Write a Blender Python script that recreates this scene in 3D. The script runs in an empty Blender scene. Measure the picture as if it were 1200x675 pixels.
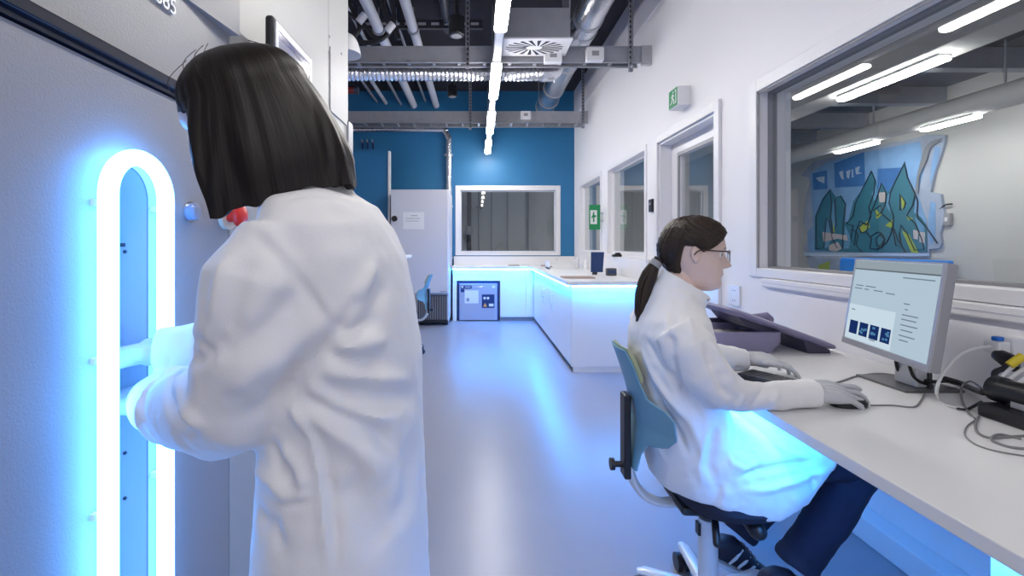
import bpy, bmesh, math, random
import numpy as np
from mathutils import Vector, Matrix, noise
from mathutils.bvhtree import BVHTree

random.seed(7)
S = bpy.context.scene
COL = S.collection

# ---------------------------------------------------------------- camera
H = 1.24            # camera height
FP = 550.0          # focal length in pixels of the 1200 px frame
VX, VY = 560.0, 287.0
cam_d = bpy.data.cameras.new('camera')
cam = bpy.data.objects.new('camera', cam_d)
COL.objects.link(cam)
cam.location = (0, 0, H)
cam.rotation_euler = (math.radians(90), 0, 0)
cam_d.sensor_width = 36.0
cam_d.lens = 36.0 * FP / 1200.0
cam_d.shift_x = (600 - VX) / 1200.0
cam_d.shift_y = (VY - 337.5) / 1200.0
cam_d.clip_start = 0.05
S.camera = cam

# ---------------------------------------------------------------- light, world, exposure
EXPOSURE = 0.34
WORLD = 0.62
LAMP = 58.0
NEON = 13.0
STRIP = 110.0
NEXTLAMP = 60.0
REAR = 7.0
S.view_settings.view_transform = 'Standard'
S.view_settings.look = 'None'
S.view_settings.gamma = 1.0
S.view_settings.exposure = EXPOSURE
S.view_settings.use_curve_mapping = False
w = bpy.data.worlds.new('world')
S.world = w
w.use_nodes = True
w.node_tree.nodes['Background'].inputs[0].default_value = (0.86, 0.87, 1.0, 1)
w.node_tree.nodes['Background'].inputs[1].default_value = WORLD
S.cycles.use_denoising = True
S.cycles.max_bounces = 8
S.cycles.diffuse_bounces = 4
S.cycles.transparent_max_bounces = 12
S.cycles.sample_clamp_indirect = 6.0

def area(name, loc, target, sx, sy, power, color):
    d = bpy.data.lights.new(name, 'AREA')
    d.shape = 'RECTANGLE'; d.size = sx; d.size_y = sy; d.energy = power; d.color = color
    o = bpy.data.objects.new(name, d); COL.objects.link(o)
    o.location = loc
    o.rotation_euler = (Vector(target) - Vector(loc)).to_track_quat('-Z', 'Y').to_euler()
    return o
# the lamp row goes on above and behind the camera
for y in (1.25, -0.25, -1.75):
    area('lamp_row_light', (0.165, y, 2.79), (0.165, y, 0), 0.09, 1.02, REAR, (1.0, 0.97, 0.93))

# ---------------------------------------------------------------- helpers
def P(px, py, Y):
    return Vector(((px - VX) / FP * Y, Y, H - (py - VY) / FP * Y))
def PX(px, py, X):
    return P(px, py, FP * X / (px - VX))
def PZ(px, py, Z):
    return P(px, py, FP * (H - Z) / (py - VY))

WL = {}       # world location of every object made here

def tag(o, label=None, cat=None, group=None, kind=None):
    if label: o['label'] = label
    if cat: o['category'] = cat
    if group: o['group'] = group
    if kind: o['kind'] = kind
    return o

def root(name, loc, label, cat, group=None, kind=None):
    o = bpy.data.objects.new(name, None)
    COL.objects.link(o)
    o.location = loc
    o.empty_display_size = 0.1
    WL[o.name] = Vector(loc)
    return tag(o, label, cat, group, kind)

def link_mesh(name, me, mats, parent=None, smooth=True, bevel=0, segs=2, origin=True):
    if not isinstance(mats, (list, tuple)): mats = [mats]
    for m in mats: me.materials.append(m)
    o = bpy.data.objects.new(name, me)
    COL.objects.link(o)
    c = Vector((0, 0, 0))
    if len(me.vertices) and origin:
        n = len(me.vertices)
        a = np.empty(n * 3, np.float32); me.vertices.foreach_get('co', a); a = a.reshape(-1, 3)
        lo, hi = a.min(0), a.max(0)
        c = Vector(((lo[0] + hi[0]) / 2, (lo[1] + hi[1]) / 2, lo[2]))
        a -= np.array(c, np.float32)
        me.vertices.foreach_set('co', a.ravel())
    WL[o.name] = c
    if parent is not None:
        o.parent = parent
        o.location = c - WL[parent.name]
    else:
        o.location = c
    if smooth:
        me.polygons.foreach_set('use_smooth', [True] * len(me.polygons))
        try: me.set_sharp_from_angle(angle=math.radians(38))
        except Exception: pass
    if bevel:
        b = o.modifiers.new('bevel', 'BEVEL'); b.width = bevel; b.segments = segs; b.limit_method = 'ANGLE'
        b.angle_limit = math.radians(40)
    me.update()
    return o

class MB:
    def __init__(s): s.v = []; s.f = []; s.mi = []; s.cur = 0; s.cuts = []
    def mat(s, i): s.cur = i; return s
    def add(s, verts, faces):
        b = len(s.v); s.cuts.append((b, len(s.f)))
        s.v += [tuple(p) for p in verts]
        s.f += [tuple(b + i for i in f) for f in faces]
        s.mi += [s.cur] * len(faces)
        return s
    def box(s, x0, x1, y0, y1, z0, z1):
        v = [(x, y, z) for x in (x0, x1) for y in (y0, y1) for z in (z0, z1)]
        return s.add(v, [(0, 1, 3, 2), (4, 6, 7, 5), (0, 4, 5, 1), (2, 3, 7, 6), (0, 2, 6, 4), (1, 5, 7, 3)])
    def obox(s, c, ax, ay, az, hx, hy, hz):
        c = Vector(c); ax = Vector(ax).normalized() * hx; ay = Vector(ay).normalized() * hy; az = Vector(az).normalized() * hz
        v = [c + i * ax + j * ay + k * az for i in (-1, 1) for j in (-1, 1) for k in (-1, 1)]
        return s.add(v, [(0, 1, 3, 2), (4, 6, 7, 5), (0, 4, 5, 1), (2, 3, 7, 6), (0, 2, 6, 4), (1, 5, 7, 3)])
    def rings(s, rings, cap=True, close=False):
        n = len(rings[0]); v = [p for r in rings for p in r]; f = []
        m = len(rings)
        for i in range(m if close else m - 1):
            a, b = i * n, ((i + 1) % m) * n
            for j in range(n):
                k = (j + 1) % n
                f.append((a + j, a + k, b + k, b + j))
        if cap and not close:
            f.append(tuple(range(n - 1, -1, -1)))
            f.append(tuple((m - 1) * n + j for j in range(n)))
        return s.add(v, f)
    def tube(s, pts, r, n=12, close=False, round_ends=False, flat=1.0, up=(0, 0, 1)):
        pts = [Vector(p) for p in pts]
        m = len(pts)
        rr = list(r) if isinstance(r, (list, tuple)) else [r] * m
        if round_ends and not close:
            d0 = (pts[0] - pts[1]).normalized(); d1 = (pts[-1] - pts[-2]).normalized()
            a, b = pts[0].copy(), pts[-1].copy(); ra, rb = rr[0], rr[-1]
            st = [(0.5, 0.866), (0.87, 0.5), (0.99, 0.12)]
            pts = [a + d0 * ra * k for k, _ in st[::-1]] + pts + [b + d1 * rb * k for k, _ in st]
            rr = [ra * q for _, q in st[::-1]] + rr + [rb * q for _, q in st]
            m = len(pts)
        out = []; prev = None
        for i, p in enumerate(pts):
            if close: t = pts[(i + 1) % m] - pts[i - 1]
            elif i == 0: t = pts[1] - pts[0]
            elif i == m - 1: t = pts[-1] - pts[-2]
            else: t = (pts[i + 1] - p).normalized() + (p - pts[i - 1]).normalized()
            t = t.normalized() if t.length > 1e-9 else Vector((0, 0, 1))
            if prev is None:
                u = Vector(up); u = u - t * u.dot(t)
                if u.length < 1e-4:
                    u = Vector((1, 0, 0)); u = u - t * u.dot(t)
            else:
                u = prev - t * prev.dot(t)
            u.normalize(); prev = u
            q = t.cross(u)
            out.append([p + (u * math.cos(2 * math.pi * j / n) * flat + q * math.sin(2 * math.pi * j / n)) * rr[i] for j in range(n)])
        return s.rings(out, cap=not close, close=close)
    def cyl(s, a, b, r, n=20, r2=None):
        return s.tube([a, b], [r, r if r2 is None else r2], n)
    def ell(s, c, rx, ry, rz, nu=20, nv=12, M=None):
        c = Vector(c); R = []
        for i in range(1, nv):
            t = math.pi * i / nv
            row = []
            for j in range(nu):
                a = 2 * math.pi * j / nu
                q = Vector((rx * math.sin(t) * math.cos(a), ry * math.sin(t) * math.sin(a), rz * math.cos(t)))
                if M is not None: q = M @ q
                row.append(c + q)
            R.append(row)
        top = Vector((0, 0, rz)); bot = Vector((0, 0, -rz))
        if M is not None: top, bot = M @ top, M @ bot
        b = len(s.v)
        v = [p for r in R for p in r] + [c + top, c + bot]
        f = []
        for i in range(nv - 2):
            for j in range(nu):
                k = (j + 1) % nu
                f.append((i * nu + j, (i + 1) * nu + j, (i + 1) * nu + k, i * nu + k))
        T = (nv - 1) * nu
        for j in range(nu):
            k = (j + 1) % nu
            f.append((T, j, k)); f.append((T + 1, (nv - 2) * nu + k, (nv - 2) * nu + j))
        return s.add(v, f)
    def prism(s, pts, vec):
        vec = Vector(vec); n = len(pts)
        pts = [Vector(p) for p in pts]
        v = pts + [p + vec for p in pts]
        f = [tuple(range(n)), tuple(range(2 * n - 1, n - 1, -1))]
        for j in range(n):
            k = (j + 1) % n
            f.append((j, n + j, n + k, k))
        return s.add(v, f)
    def loft(s, rows, n=40, e=2.0):
        # rows: (center, u axis half vector, v axis half vector)
        R = []
        for c, U, V in rows:
            c, U, V = Vector(c), Vector(U), Vector(V)
            row = []
            for j in range(n):
                a = 2 * math.pi * j / n
                ca, sa = math.cos(a), math.sin(a)
                row.append(c + U * (abs(ca) ** (2 / e) * (1 if ca >= 0 else -1)) + V * (abs(sa) ** (2 / e) * (1 if sa >= 0 else -1)))
            R.append(row)
        return s.rings(R)
    def mesh(s, name):
        me = bpy.data.meshes.new(name)
        me.from_pydata(s.v, [], s.f)
        bm = bmesh.new(); bm.from_mesh(me)
        bmesh.ops.recalc_face_normals(bm, faces=bm.faces)
        bm.to_mesh(me); bm.free()
        return me
    def build(s, name, mats, parent=None, smooth=True, bevel=0, segs=2):
        me = s.mesh(name)
        o = link_mesh(name, me, mats, parent, smooth, bevel, segs)
        if any(s.mi):
            me.polygons.foreach_set('material_index', s.mi)
        return o

def each(mb, name, mats, parent=None, smooth=True, bevel=0):
    """every shape collected in mb becomes a part of its own"""
    out = []
    for i, (vb, fb) in enumerate(mb.cuts):
        ve, fe = mb.cuts[i + 1] if i + 1 < len(mb.cuts) else (len(mb.v), len(mb.f))
        q = MB(); q.add(mb.v[vb:ve], [tuple(k - vb for k in f) for f in mb.f[fb:fe]])
        out.append(q.build(name, mats, parent, smooth, bevel))
    return out

def fuse_mesh(mb, voxel, smooth=6, factor=0.5):
    """one continuous surface out of overlapping closed shapes"""
    me = mb.mesh('tmp')
    o = bpy.data.objects.new('tmp', me); COL.objects.link(o)
    r = o.modifiers.new('r', 'REMESH'); r.mode = 'VOXEL'; r.voxel_size = voxel; r.adaptivity = 0
    if smooth:
        m = o.modifiers.new('s', 'SMOOTH'); m.factor = factor; m.iterations = smooth
    dg = bpy.context.evaluated_depsgraph_get()
    out = bpy.data.meshes.new_from_object(o.evaluated_get(dg))
    bpy.data.objects.remove(o); bpy.data.meshes.remove(me)
    out.materials.clear()
    return out

def grid_uv(o, n, m):
    """uv of a rings() mesh: u round the ring, v along the rows"""
    me = o.data; uv = me.uv_layers.new(name='UVMap')
    for p in me.polygons:
        js = [me.loops[l].vertex_index % n for l in p.loop_indices]
        wrap = max(js) - min(js) > n / 2
        for l in p.loop_indices:
            v = me.loops[l].vertex_index; j = v % n
            uv.data[l].uv = ((j + n if (wrap and j < n / 2) else j) / n, (v // n) / m)

def get_co(me):
    a = np.empty(len(me.vertices) * 3, np.float32); me.vertices.foreach_get('co', a); return a.reshape(-1, 3)
def get_no(me):
    a = np.empty(len(me.vertices) * 3, np.float32); me.vertex_normals.foreach_get('vector', a); return a.reshape(-1, 3)
def set_co(me, a):
    me.vertices.foreach_set('co', np.ascontiguousarray(a, np.float32).ravel()); me.update()

def caster(me):
    v = [tuple(p.co) for p in me.vertices]; f = [tuple(p.vertices) for p in me.polygons]
    bvh = BVHTree.FromPolygons(v, f)
    def hit(px, py):
        d = P(px, py, 1.0) - cam.location
        loc, no, i, dist = bvh.ray_cast(cam.location, d.normalized())
        return loc
    return hit

def folds(me, strokes):
    """strokes: (list of 3D points, width, height); raise or sink the cloth along each"""
    a = get_co(me); no = get_no(me)
    disp = np.zeros(len(a), np.float32)
    for pts, wd, amp in strokes:
        pts = [np.array(p, np.float32) for p in pts if p is not None]
        if len(pts) < 2: continue
        m = len(pts) - 1
        best = np.full(len(a), 1e9, np.float32); par = np.zeros(len(a), np.float32)
        for i in range(m):
            p, q = pts[i], pts[i + 1]; d = q - p; L2 = float(d @ d) + 1e-12
            t = np.clip(((a - p) @ d) / L2, 0, 1)
            dist = np.linalg.norm(a - (p + t[:, None] * d), axis=1)
            k = dist < best
            best[k] = dist[k]; par[k] = (i + t[k]) / m
        taper = np.clip(np.sin(np.pi * np.clip(par * 0.92 + 0.04, 0, 1)) * 1.6, 0, 1)
        disp += amp * np.exp(-(best / wd) ** 2) * taper
    set_co(me, a + no * disp[:, None])

def relax(me, n=2, lam=0.5):
    """even out the cloth after the folds are pressed in"""
    e = np.empty(len(me.edges) * 2, np.int32); me.edges.foreach_get('vertices', e); e = e.reshape(-1, 2)
    a = get_co(me).astype(np.float64); deg = np.bincount(e.ravel(), minlength=len(a)).astype(np.float64)[:, None]
    for _ in range(n):
        s = np.zeros_like(a)
        for k in range(3):
            s[:, k] = np.bincount(e[:, 0], a[e[:, 1], k], len(a)) + np.bincount(e[:, 1], a[e[:, 0], k], len(a))
        a += lam * (s / np.maximum(deg, 1) - a)
    set_co(me, a)

def wrinkle(me, amp, scale, stretch=(1, 1, 1), seed=0):
    a = get_co(me); no = get_no(me)
    st = Vector(stretch)
    d = np.array([noise.noise(Vector((p[0] * st.x, p[1] * st.y, p[2] * st.z)) * scale + Vector((seed, seed * 2, 0))) for p in a.tolist()], np.float32)
    d = np.sign(d) * np.abs(d) ** 0.8
    set_co(me, a + no * (d * amp)[:, None])

def smooth_path(pts, k=6):
    """Catmull-Rom through the points"""
    pts = [Vector(p) for p in pts]; out = []
    n = len(pts)
    for i in range(n - 1):
        p0 = pts[max(i - 1, 0)]; p1 = pts[i]; p2 = pts[i + 1]; p3 = pts[min(i + 2, n - 1)]
        for j in range(k):
            t = j / k
            out.append(0.5 * ((2 * p1) + (p2 - p0) * t + (2 * p0 - 5 * p1 + 4 * p2 - p3) * t * t + (3 * p1 - p0 - 3 * p2 + p3) * t ** 3))
    out.append(pts[-1])
    return out

def interp(xs, ys, x):
    return float(np.interp(x, xs, ys))

# ---------------------------------------------------------------- materials
MATS = {}
def M(name, col=(0.8, 0.8, 0.8), rough=0.5, metal=0.0, bump=0.0, bscale=60.0, var=0.0, vscale=8.0, stretch=None, spec=None, sheen=0.0):
    if name in MATS: return MATS[name]
    m = bpy.data.materials.new(name); m.use_nodes = True
    nt = m.node_tree; b = nt.nodes['Principled BSDF']
    b.inputs['Base Color'].default_value = (*col, 1)
    b.inputs['Roughness'].default_value = rough
    b.inputs['Metallic'].default_value = metal
    if spec is not None: b.inputs['Specular IOR Level'].default_value = spec
    if sheen: b.inputs['Sheen Weight'].default_value = sheen
    tc = nt.nodes.new('ShaderNodeTexCoord')
    def coords():
        if stretch is None: return tc.outputs['Object']
        mp = nt.nodes.new('ShaderNodeMapping'); mp.inputs['Scale'].default_value = stretch
        nt.links.new(tc.outputs['Object'], mp.inputs['Vector']); return mp.outputs['Vector']
    if var > 0:
        n = nt.nodes.new('ShaderNodeTexNoise'); n.inputs['Scale'].default_value = vscale; n.inputs['Detail'].default_value = 4
        nt.links.new(coords(), n.inputs['Vector'])
        mx = nt.nodes.new('ShaderNodeMix'); mx.data_type = 'RGBA'
        mx.inputs[6].default_value = (*[c * (1 - var) for c in col], 1)
        mx.inputs[7].default_value = (*[min(1, c * (1 + var)) for c in col], 1)
        nt.links.new(n.outputs['Fac'], mx.inputs[0])
        nt.links.new(mx.outputs[2], b.inputs['Base Color'])
    if bump > 0:
        n2 = nt.nodes.new('ShaderNodeTexNoise'); n2.inputs['Scale'].default_value = bscale; n2.inputs['Detail'].default_value = 3
        nt.links.new(coords(), n2.inputs['Vector'])
        bp = nt.nodes.new('ShaderNodeBump'); bp.inputs['Strength'].default_value = bump; bp.inputs['Distance'].default_value = 0.01
        nt.links.new(n2.outputs['Fac'], bp.inputs['Height']); nt.links.new(bp.outputs['Normal'], b.inputs['Normal'])
    MATS[name] = m
    return m

def EM(name, col, strength):
    if name in MATS: return MATS[name]
    m = bpy.data.materials.new(name); m.use_nodes = True
    nt = m.node_tree; nt.nodes.clear()
    e = nt.nodes.new('ShaderNodeEmission'); e.inputs[0].default_value = (*col, 1); e.inputs[1].default_value = strength
    o = nt.nodes.new('ShaderNodeOutputMaterial'); nt.links.new(e.outputs[0], o.inputs[0])
    MATS[name] = m
    return m

def glass_mat(name, tint=(0.9, 0.92, 0.92), gain=1.7):
    if name in MATS: return MATS[name]
    m = bpy.data.materials.new(name); m.use_nodes = True
    nt = m.node_tree; nt.nodes.clear()
    o = nt.nodes.new('ShaderNodeOutputMaterial'); mx = nt.nodes.new('ShaderNodeMixShader')
    t = nt.nodes.new('ShaderNodeBsdfTransparent'); t.inputs[0].default_value = (*tint, 1)
    g = nt.nodes.new('ShaderNodeBsdfGlossy'); g.inputs['Roughness'].default_value = 0.0
    fr = nt.nodes.new('ShaderNodeFresnel'); fr.inputs[0].default_value = 1.5
    ma = nt.nodes.new('ShaderNodeMath'); ma.operation = 'MULTIPLY'; ma.inputs[1].default_value = gain; ma.use_clamp = True
    ge = nt.nodes.new('ShaderNodeNewGeometry'); inv = nt.nodes.new('ShaderNodeMath'); inv.operation = 'SUBTRACT'; inv.inputs[0].default_value = 1.0
    m2 = nt.nodes.new('ShaderNodeMath'); m2.operation = 'MULTIPLY'      # reflect on the side where the ray enters the sheet only
    nt.links.new(ge.outputs['Backfacing'], inv.inputs[1])
    nt.links.new(fr.outputs[0], ma.inputs[0]); nt.links.new(ma.outputs[0], m2.inputs[0]); nt.links.new(inv.outputs[0], m2.inputs[1]); nt.links.new(m2.outputs[0], mx.inputs[0])
    nt.links.new(t.outputs[0], mx.inputs[1]); nt.links.new(g.outputs[0], mx.inputs[2]); nt.links.new(mx.outputs[0], o.inputs[0])
    MATS[name] = m
    return m

BLUE = (0.022, 0.30, 1.0)
m_wall = M('white_wall', (0.84, 0.825, 0.85), 0.55, bump=0.05, bscale=90)
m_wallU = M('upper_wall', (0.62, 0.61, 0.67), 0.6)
m_blue = M('blue_wall', (0.018, 0.165, 0.36), 0.5, bump=0.06, bscale=50, var=0.06, vscale=3)
m_floor = M('resin_floor', (0.31, 0.31, 0.355), 0.29, bump=0.03, bscale=25, var=0.05, vscale=5)
m_ceil = M('dark_ceiling', (0.020, 0.018, 0.026), 0.8, var=0.4, vscale=2)
m_beam = M('dark_beam', (0.035, 0.018, 0.024), 0.7)
m_frame = M('white_frame', (0.80, 0.79, 0.81), 0.35)
m_gasket = M('gasket', (0.25, 0.25, 0.27), 0.6)
m_grayroom = M('grey_room', (0.52, 0.52, 0.51), 0.7, var=0.05, vscale=2)
m_grayceil = M('grey_room_ceiling', (0.12, 0.12, 0.13), 0.8, var=0.3, vscale=1.5)
m_galv = M('galvanised', (0.50, 0.51, 0.54), 0.38, metal=0.75, var=0.12, vscale=12)
m_galvd = M('galvanised_dull', (0.36, 0.37, 0.41), 0.5, metal=0.35, var=0.12, vscale=9)
m_foil = M('foil', (0.72, 0.73, 0.78), 0.22, metal=0.95, bump=0.5, bscale=40)
m_pipe = M('white_pipe', (0.62, 0.63, 0.70), 0.4)
m_dpipe = M('dark_pipe', (0.05, 0.05, 0.07), 0.4)
m_white = M('white_plastic', (0.78, 0.78, 0.80), 0.35)
m_lam = M('white_laminate', (0.84, 0.85, 0.88), 0.32)
m_black = M('black_plastic', (0.012, 0.012, 0.016), 0.38)
m_dgrey = M('dark_grey_plastic', (0.06, 0.06, 0.07), 0.4)
m_mgrey = M('mid_grey_plastic', (0.30, 0.30, 0.32), 0.4)
m_machine = M('grey_steel_panel', (0.31, 0.305, 0.325), 0.42, bump=0.10, bscale=220)
m_machine2 = M('pale_steel_panel', (0.42, 0.42, 0.42), 0.42, bump=0.06, bscale=220)
m_machineU = M('upper_steel_panel', (0.37, 0.365, 0.375), 0.42, bump=0.10, bscale=220)
m_rail = M('black_rail', (0.010, 0.014, 0.030), 0.22)
m_chrome = M('chrome', (0.75, 0.75, 0.78), 0.12, metal=1.0)
m_red = M('red_button', (0.75, 0.03, 0.02), 0.3)
m_coat = M('lab_coat_cotton', (0.80, 0.79, 0.80), 0.75, bump=0.10, bscale=350, sheen=0.1)
def hair_mat(name, dark, light, su, sv, rough):
    m = bpy.data.materials.new(name); m.use_nodes = True; nt = m.node_tree; b = nt.nodes['Principled BSDF']
    uv = nt.nodes.new('ShaderNodeUVMap'); mp = nt.nodes.new('ShaderNodeMapping'); mp.inputs['Scale'].default_value = (su, sv, 1)
    n = nt.nodes.new('ShaderNodeTexNoise'); n.inputs['Scale'].default_value = 1.0; n.inputs['Detail'].default_value = 5; n.inputs['Roughness'].default_value = 0.65
    nt.links.new(uv.outputs[0], mp.inputs[0]); nt.links.new(mp.outputs[0], n.inputs['Vector'])
    cr = nt.nodes.new('ShaderNodeMapRange'); cr.inputs[1].default_value = 0.35; cr.inputs[2].default_value = 0.72
    nt.links.new(n.outputs['Fac'], cr.inputs[0])
    mx = nt.nodes.new('ShaderNodeMix'); mx.data_type = 'RGBA'; mx.inputs[6].default_value = (*dark, 1); mx.inputs[7].default_value = (*light, 1)
    nt.links.new(cr.outputs[0], mx.inputs[0]); nt.links.new(mx.outputs[2], b.inputs['Base Color'])
    bp = nt.nodes.new('ShaderNodeBump'); bp.inputs['Strength'].default_value = 0.35; bp.inputs['Distance'].default_value = 0.003
    nt.links.new(n.outputs['Fac'], bp.inputs['Height']); nt.links.new(bp.outputs['Normal'], b.inputs['Normal'])
    b.inputs['Roughness'].default_value = rough; b.inputs['Specular IOR Level'].default_value = 0.28
    MATS[name] = m; return m
m_hair = hair_mat('black_brown_hair', (0.003, 0.002, 0.002), (0.017, 0.011, 0.008), 190, 2.0, 0.42)
m_hair2 = hair_mat('brown_hair', (0.010, 0.006, 0.005), (0.055, 0.036, 0.025), 3.0, 60, 0.40)
m_skin = M('skin', (0.72, 0.53, 0.46), 0.5, var=0.05, vscale=20)
m_lip = M('lips', (0.45, 0.2, 0.18), 0.45)
m_glove = M('grey_nitrile_glove', (0.52, 0.52, 0.55), 0.55, bump=0.15, bscale=150)
m_jean = M('navy_denim', (0.010, 0.014, 0.040), 0.8, bump=0.15, bscale=200)
m_shoe = M('dark_shoe', (0.015, 0.017, 0.035), 0.55)
m_shoew = M('shoe_white', (0.7, 0.7, 0.72), 0.5)
m_teal = M('teal_shell', (0.16, 0.33, 0.42), 0.45)
m_olive = M('olive_edge', (0.36, 0.40, 0.24), 0.6)
m_alu = M('silver_painted_metal', (0.68, 0.70, 0.73), 0.32, metal=0.2)
m_purple = M('purple_grey_plastic', (0.24, 0.22, 0.36), 0.4)
m_purpled = M('dark_purple_plastic', (0.05, 0.045, 0.09), 0.4)
m_glass = glass_mat('window_glass')
m_neon = EM('neon_blue', (0.085, 0.36, 1.0), NEON)
m_strip = EM('strip_blue', BLUE, STRIP)
m_strip2 = EM('desk_strip_blue', BLUE, STRIP * 0.48)
m_lamp = EM('lamp_white', (1.0, 0.97, 0.93), LAMP)
m_nlamp = EM('next_lamp_white', (1.0, 0.98, 0.95), NEXTLAMP)
m_green = M('sign_green', (0.01, 0.26, 0.09), 0.4)
m_paper = M('paper', (0.78, 0.78, 0.80), 0.7)
m_navy = M('navy_plastic', (0.01, 0.035, 0.13), 0.3)
# ================================================================ THE SETTING
XR, YF, ZC, XM = 1.70, 8.27, 3.95, -0.73
WT = 0.20
def struct(o, label, cat): return tag(o, label, cat, kind='structure')

struct(MB().box(-3.7, 7.2, -3.0, 10.7, -0.08, 0.0).build('floor', m_floor, smooth=False), 'glossy grey resin floor running through the laboratory', 'floor')
struct(MB().box(-3.7, 1.9, -1.0, 8.47, ZC, ZC + 0.1).build('ceiling', m_ceil, smooth=False), 'dark unfinished ceiling above pipes and cable trays', 'ceiling')

def wall_with_holes(fixed, thick, axis, lo, hi, z0, z1, holes):
    mb = MB()
    def bx(a, b, c, d):
        if b - a < 1e-4 or d - c < 1e-4: return
        if axis == 'Y': mb.box(fixed, fixed + thick, a, b, c, d)
        else: mb.box(a, b, fixed, fixed + thick, c, d)
    cur = lo
    for (a, b, c, d) in sorted(holes):
        bx(cur, a, z0, z1); bx(a, b, z0, c); bx(a, b, d, z1); cur = b
    bx(cur, hi, z0, z1)
    return mb
W1 = (-0.45, 2.85, 1.10, 2.167)
D1 = (3.34, 4.40, 0.0, 2.19)
W2 = (4.77, 6.10, 1.13, 2.20)
W3 = (6.50, 7.78, 1.13, 2.20)
W4 = (-0.31, 1.37, 1.115, 2.20)
struct(wall_with_holes(XR, WT, 'Y', -0.9, YF, 0, 3.5, [W1, D1, W2, W3]).build('wall_right', m_wall, smooth=False), 'white wall with windows and a door along the right side', 'wall')
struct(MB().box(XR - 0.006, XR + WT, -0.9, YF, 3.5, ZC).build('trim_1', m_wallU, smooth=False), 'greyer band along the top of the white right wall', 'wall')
struct(wall_with_holes(YF, WT, 'X', -3.6, 1.9, 0, ZC, [W4]).build('wall_far', m_blue, smooth=False), 'blue end wall with a white framed window', 'wall')
struct(MB().box(-3.7, -3.5, 2.2, YF, 0, ZC).build('wall_left', m_wall, smooth=False), 'white side wall behind the tall machine', 'wall')
struct(MB().box(XR - 0.09, XR, -0.5, 2.5, 0, 0.10).build('baseboard_right', m_lam, smooth=False, bevel=0.006), 'white boxed skirting at the wall under the desk', 'skirting')
struct(MB().box(XR - 0.022, XR, -0.5, 2.78, 0.995, 1.045).build('trim_2', m_frame, smooth=False, bevel=0.006), 'white cable duct on the wall under the big window', 'cable duct')
MB().box(XR - 0.024, XR - 0.021, -0.5, 2.78, 1.018, 1.022).build('cover_seam', m_wallU, bpy.data.objects['trim_2'], smooth=False)

def window(name, label, hole, axis, fixed, inner, depth, cw, mat_case=m_frame, sill=True):
    a, b, c, d = hole
    r = root(name, (fixed, (a + b) / 2, c) if axis == 'Y' else ((a + b) / 2, fixed, c), label, 'window', kind='structure')
    def bx(mb, u0, u1, w0, w1, z0, z1):
        if axis == 'Y': mb.box(w0, w1, u0, u1, z0, z1)
        else: mb.box(u0, u1, w0, w1, z0, z1)
    f = MB()
    o = 0.012
    bx(f, a - cw, a, fixed - o, fixed, c - cw * 0.7, d + cw); bx(f, b, b + cw, fixed - o, fixed, c - cw * 0.7, d + cw)
    bx(f, a, b, fixed - o, fixed, d, d + cw); bx(f, a, b, fixed - o, fixed, c - cw * 0.7, c)
    f.build('window_frame', mat_case, r, smooth=False, bevel=0.004)
    g = MB(); e = inner
    bx(g, a, a + e, fixed + depth - 0.02, fixed + depth + 0.03, c, d); bx(g, b - e, b, fixed + depth - 0.02, fixed + depth + 0.03, c, d)
    bx(g, a + e, b - e, fixed + depth - 0.02, fixed + depth + 0.03, d - e, d); bx(g, a + e, b - e, fixed + depth - 0.02, fixed + depth + 0.03, c, c + e)
    g.build('inner_frame', m_gasket if inner < 0.02 else m_frame, r, smooth=False)
    p = MB(); bx(p, a + e * 0.5, b - e * 0.5, fixed + depth, fixed + depth + 0.006, c + e * 0.5, d - e * 0.5)
    p.build('pane', m_glass, r, smooth=False)
    return r
r1 = window('window_1', 'large white framed window behind the monitor desk, graffiti beyond', W1, 'Y', XR, 0.012, 0.08, 0.075)
MB().box(XR - 0.003, XR + 0.001, W1[1] - 0.014, W1[1] - 0.002, W1[2], W1[3]).box(XR - 0.003, XR + 0.001, W1[0], W1[1], W1[3] - 0.014, W1[3] - 0.002).build('gasket_line', m_gasket, r1, smooth=False)  # thin dark gasket line at the edge of the reveal
window('window_2', 'white framed window between the door and the green sign', W2, 'Y', XR, 0.03, 0.07, 0.055)
window('window_3', 'narrow looking white framed window next to the blue end wall', W3, 'Y', XR, 0.03, 0.07, 0.055)
window('window_4', 'wide white framed window in the blue end wall', W4, 'X', YF, 0.02, 0.05, 0.085)

# door
rd = root('door_1', (XR, 3.87, 0), 'white door with a glazed panel under the exit sign', 'door', kind='structure')
cw = 0.07
mb = MB()
mb.box(XR - 0.025, XR, D1[0] - cw, D1[0], 0, D1[3] + cw).box(XR - 0.025, XR, D1[1], D1[1] + cw, 0, D1[3] + cw).box(XR - 0.025, XR, D1[0], D1[1], D1[3], D1[3] + cw)
mb.box(XR, XR + 0.17, D1[0], D1[0] + 0.02, 0, D1[3]).box(XR, XR + 0.17, D1[1] - 0.02, D1[1], 0, D1[3]).box(XR, XR + 0.17, D1[0], D1[1], D1[3] - 0.02, D1[3])
mb.build('door_frame', m_frame, rd, smooth=False, bevel=0.004)
ya, yb, zt = D1[0] + 0.02, D1[1] - 0.02, D1[3] - 0.02
gy0, gy1, gz0, gz1 = ya + 0.22, yb - 0.17, 0.95, zt - 0.13
lf = wall_with_holes(XR + 0.11, 0.05, 'Y', ya, yb, 0.01, zt, [(gy0, gy1, gz0, gz1)])
leaf = lf.build('door_leaf', m_frame, rd, smooth=False)
wall_with_holes(XR + 0.10, 0.012, 'Y', gy0 - 0.03, gy1 + 0.03, gz0 - 0.03, gz1 + 0.03, [(gy0, gy1, gz0, gz1)]).build('glazing_bead', m_mgrey, leaf, smooth=False)
MB().box(XR + 0.13, XR + 0.136, gy0, gy1, gz0, gz1).build('pane', m_glass, leaf, smooth=False)
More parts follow.
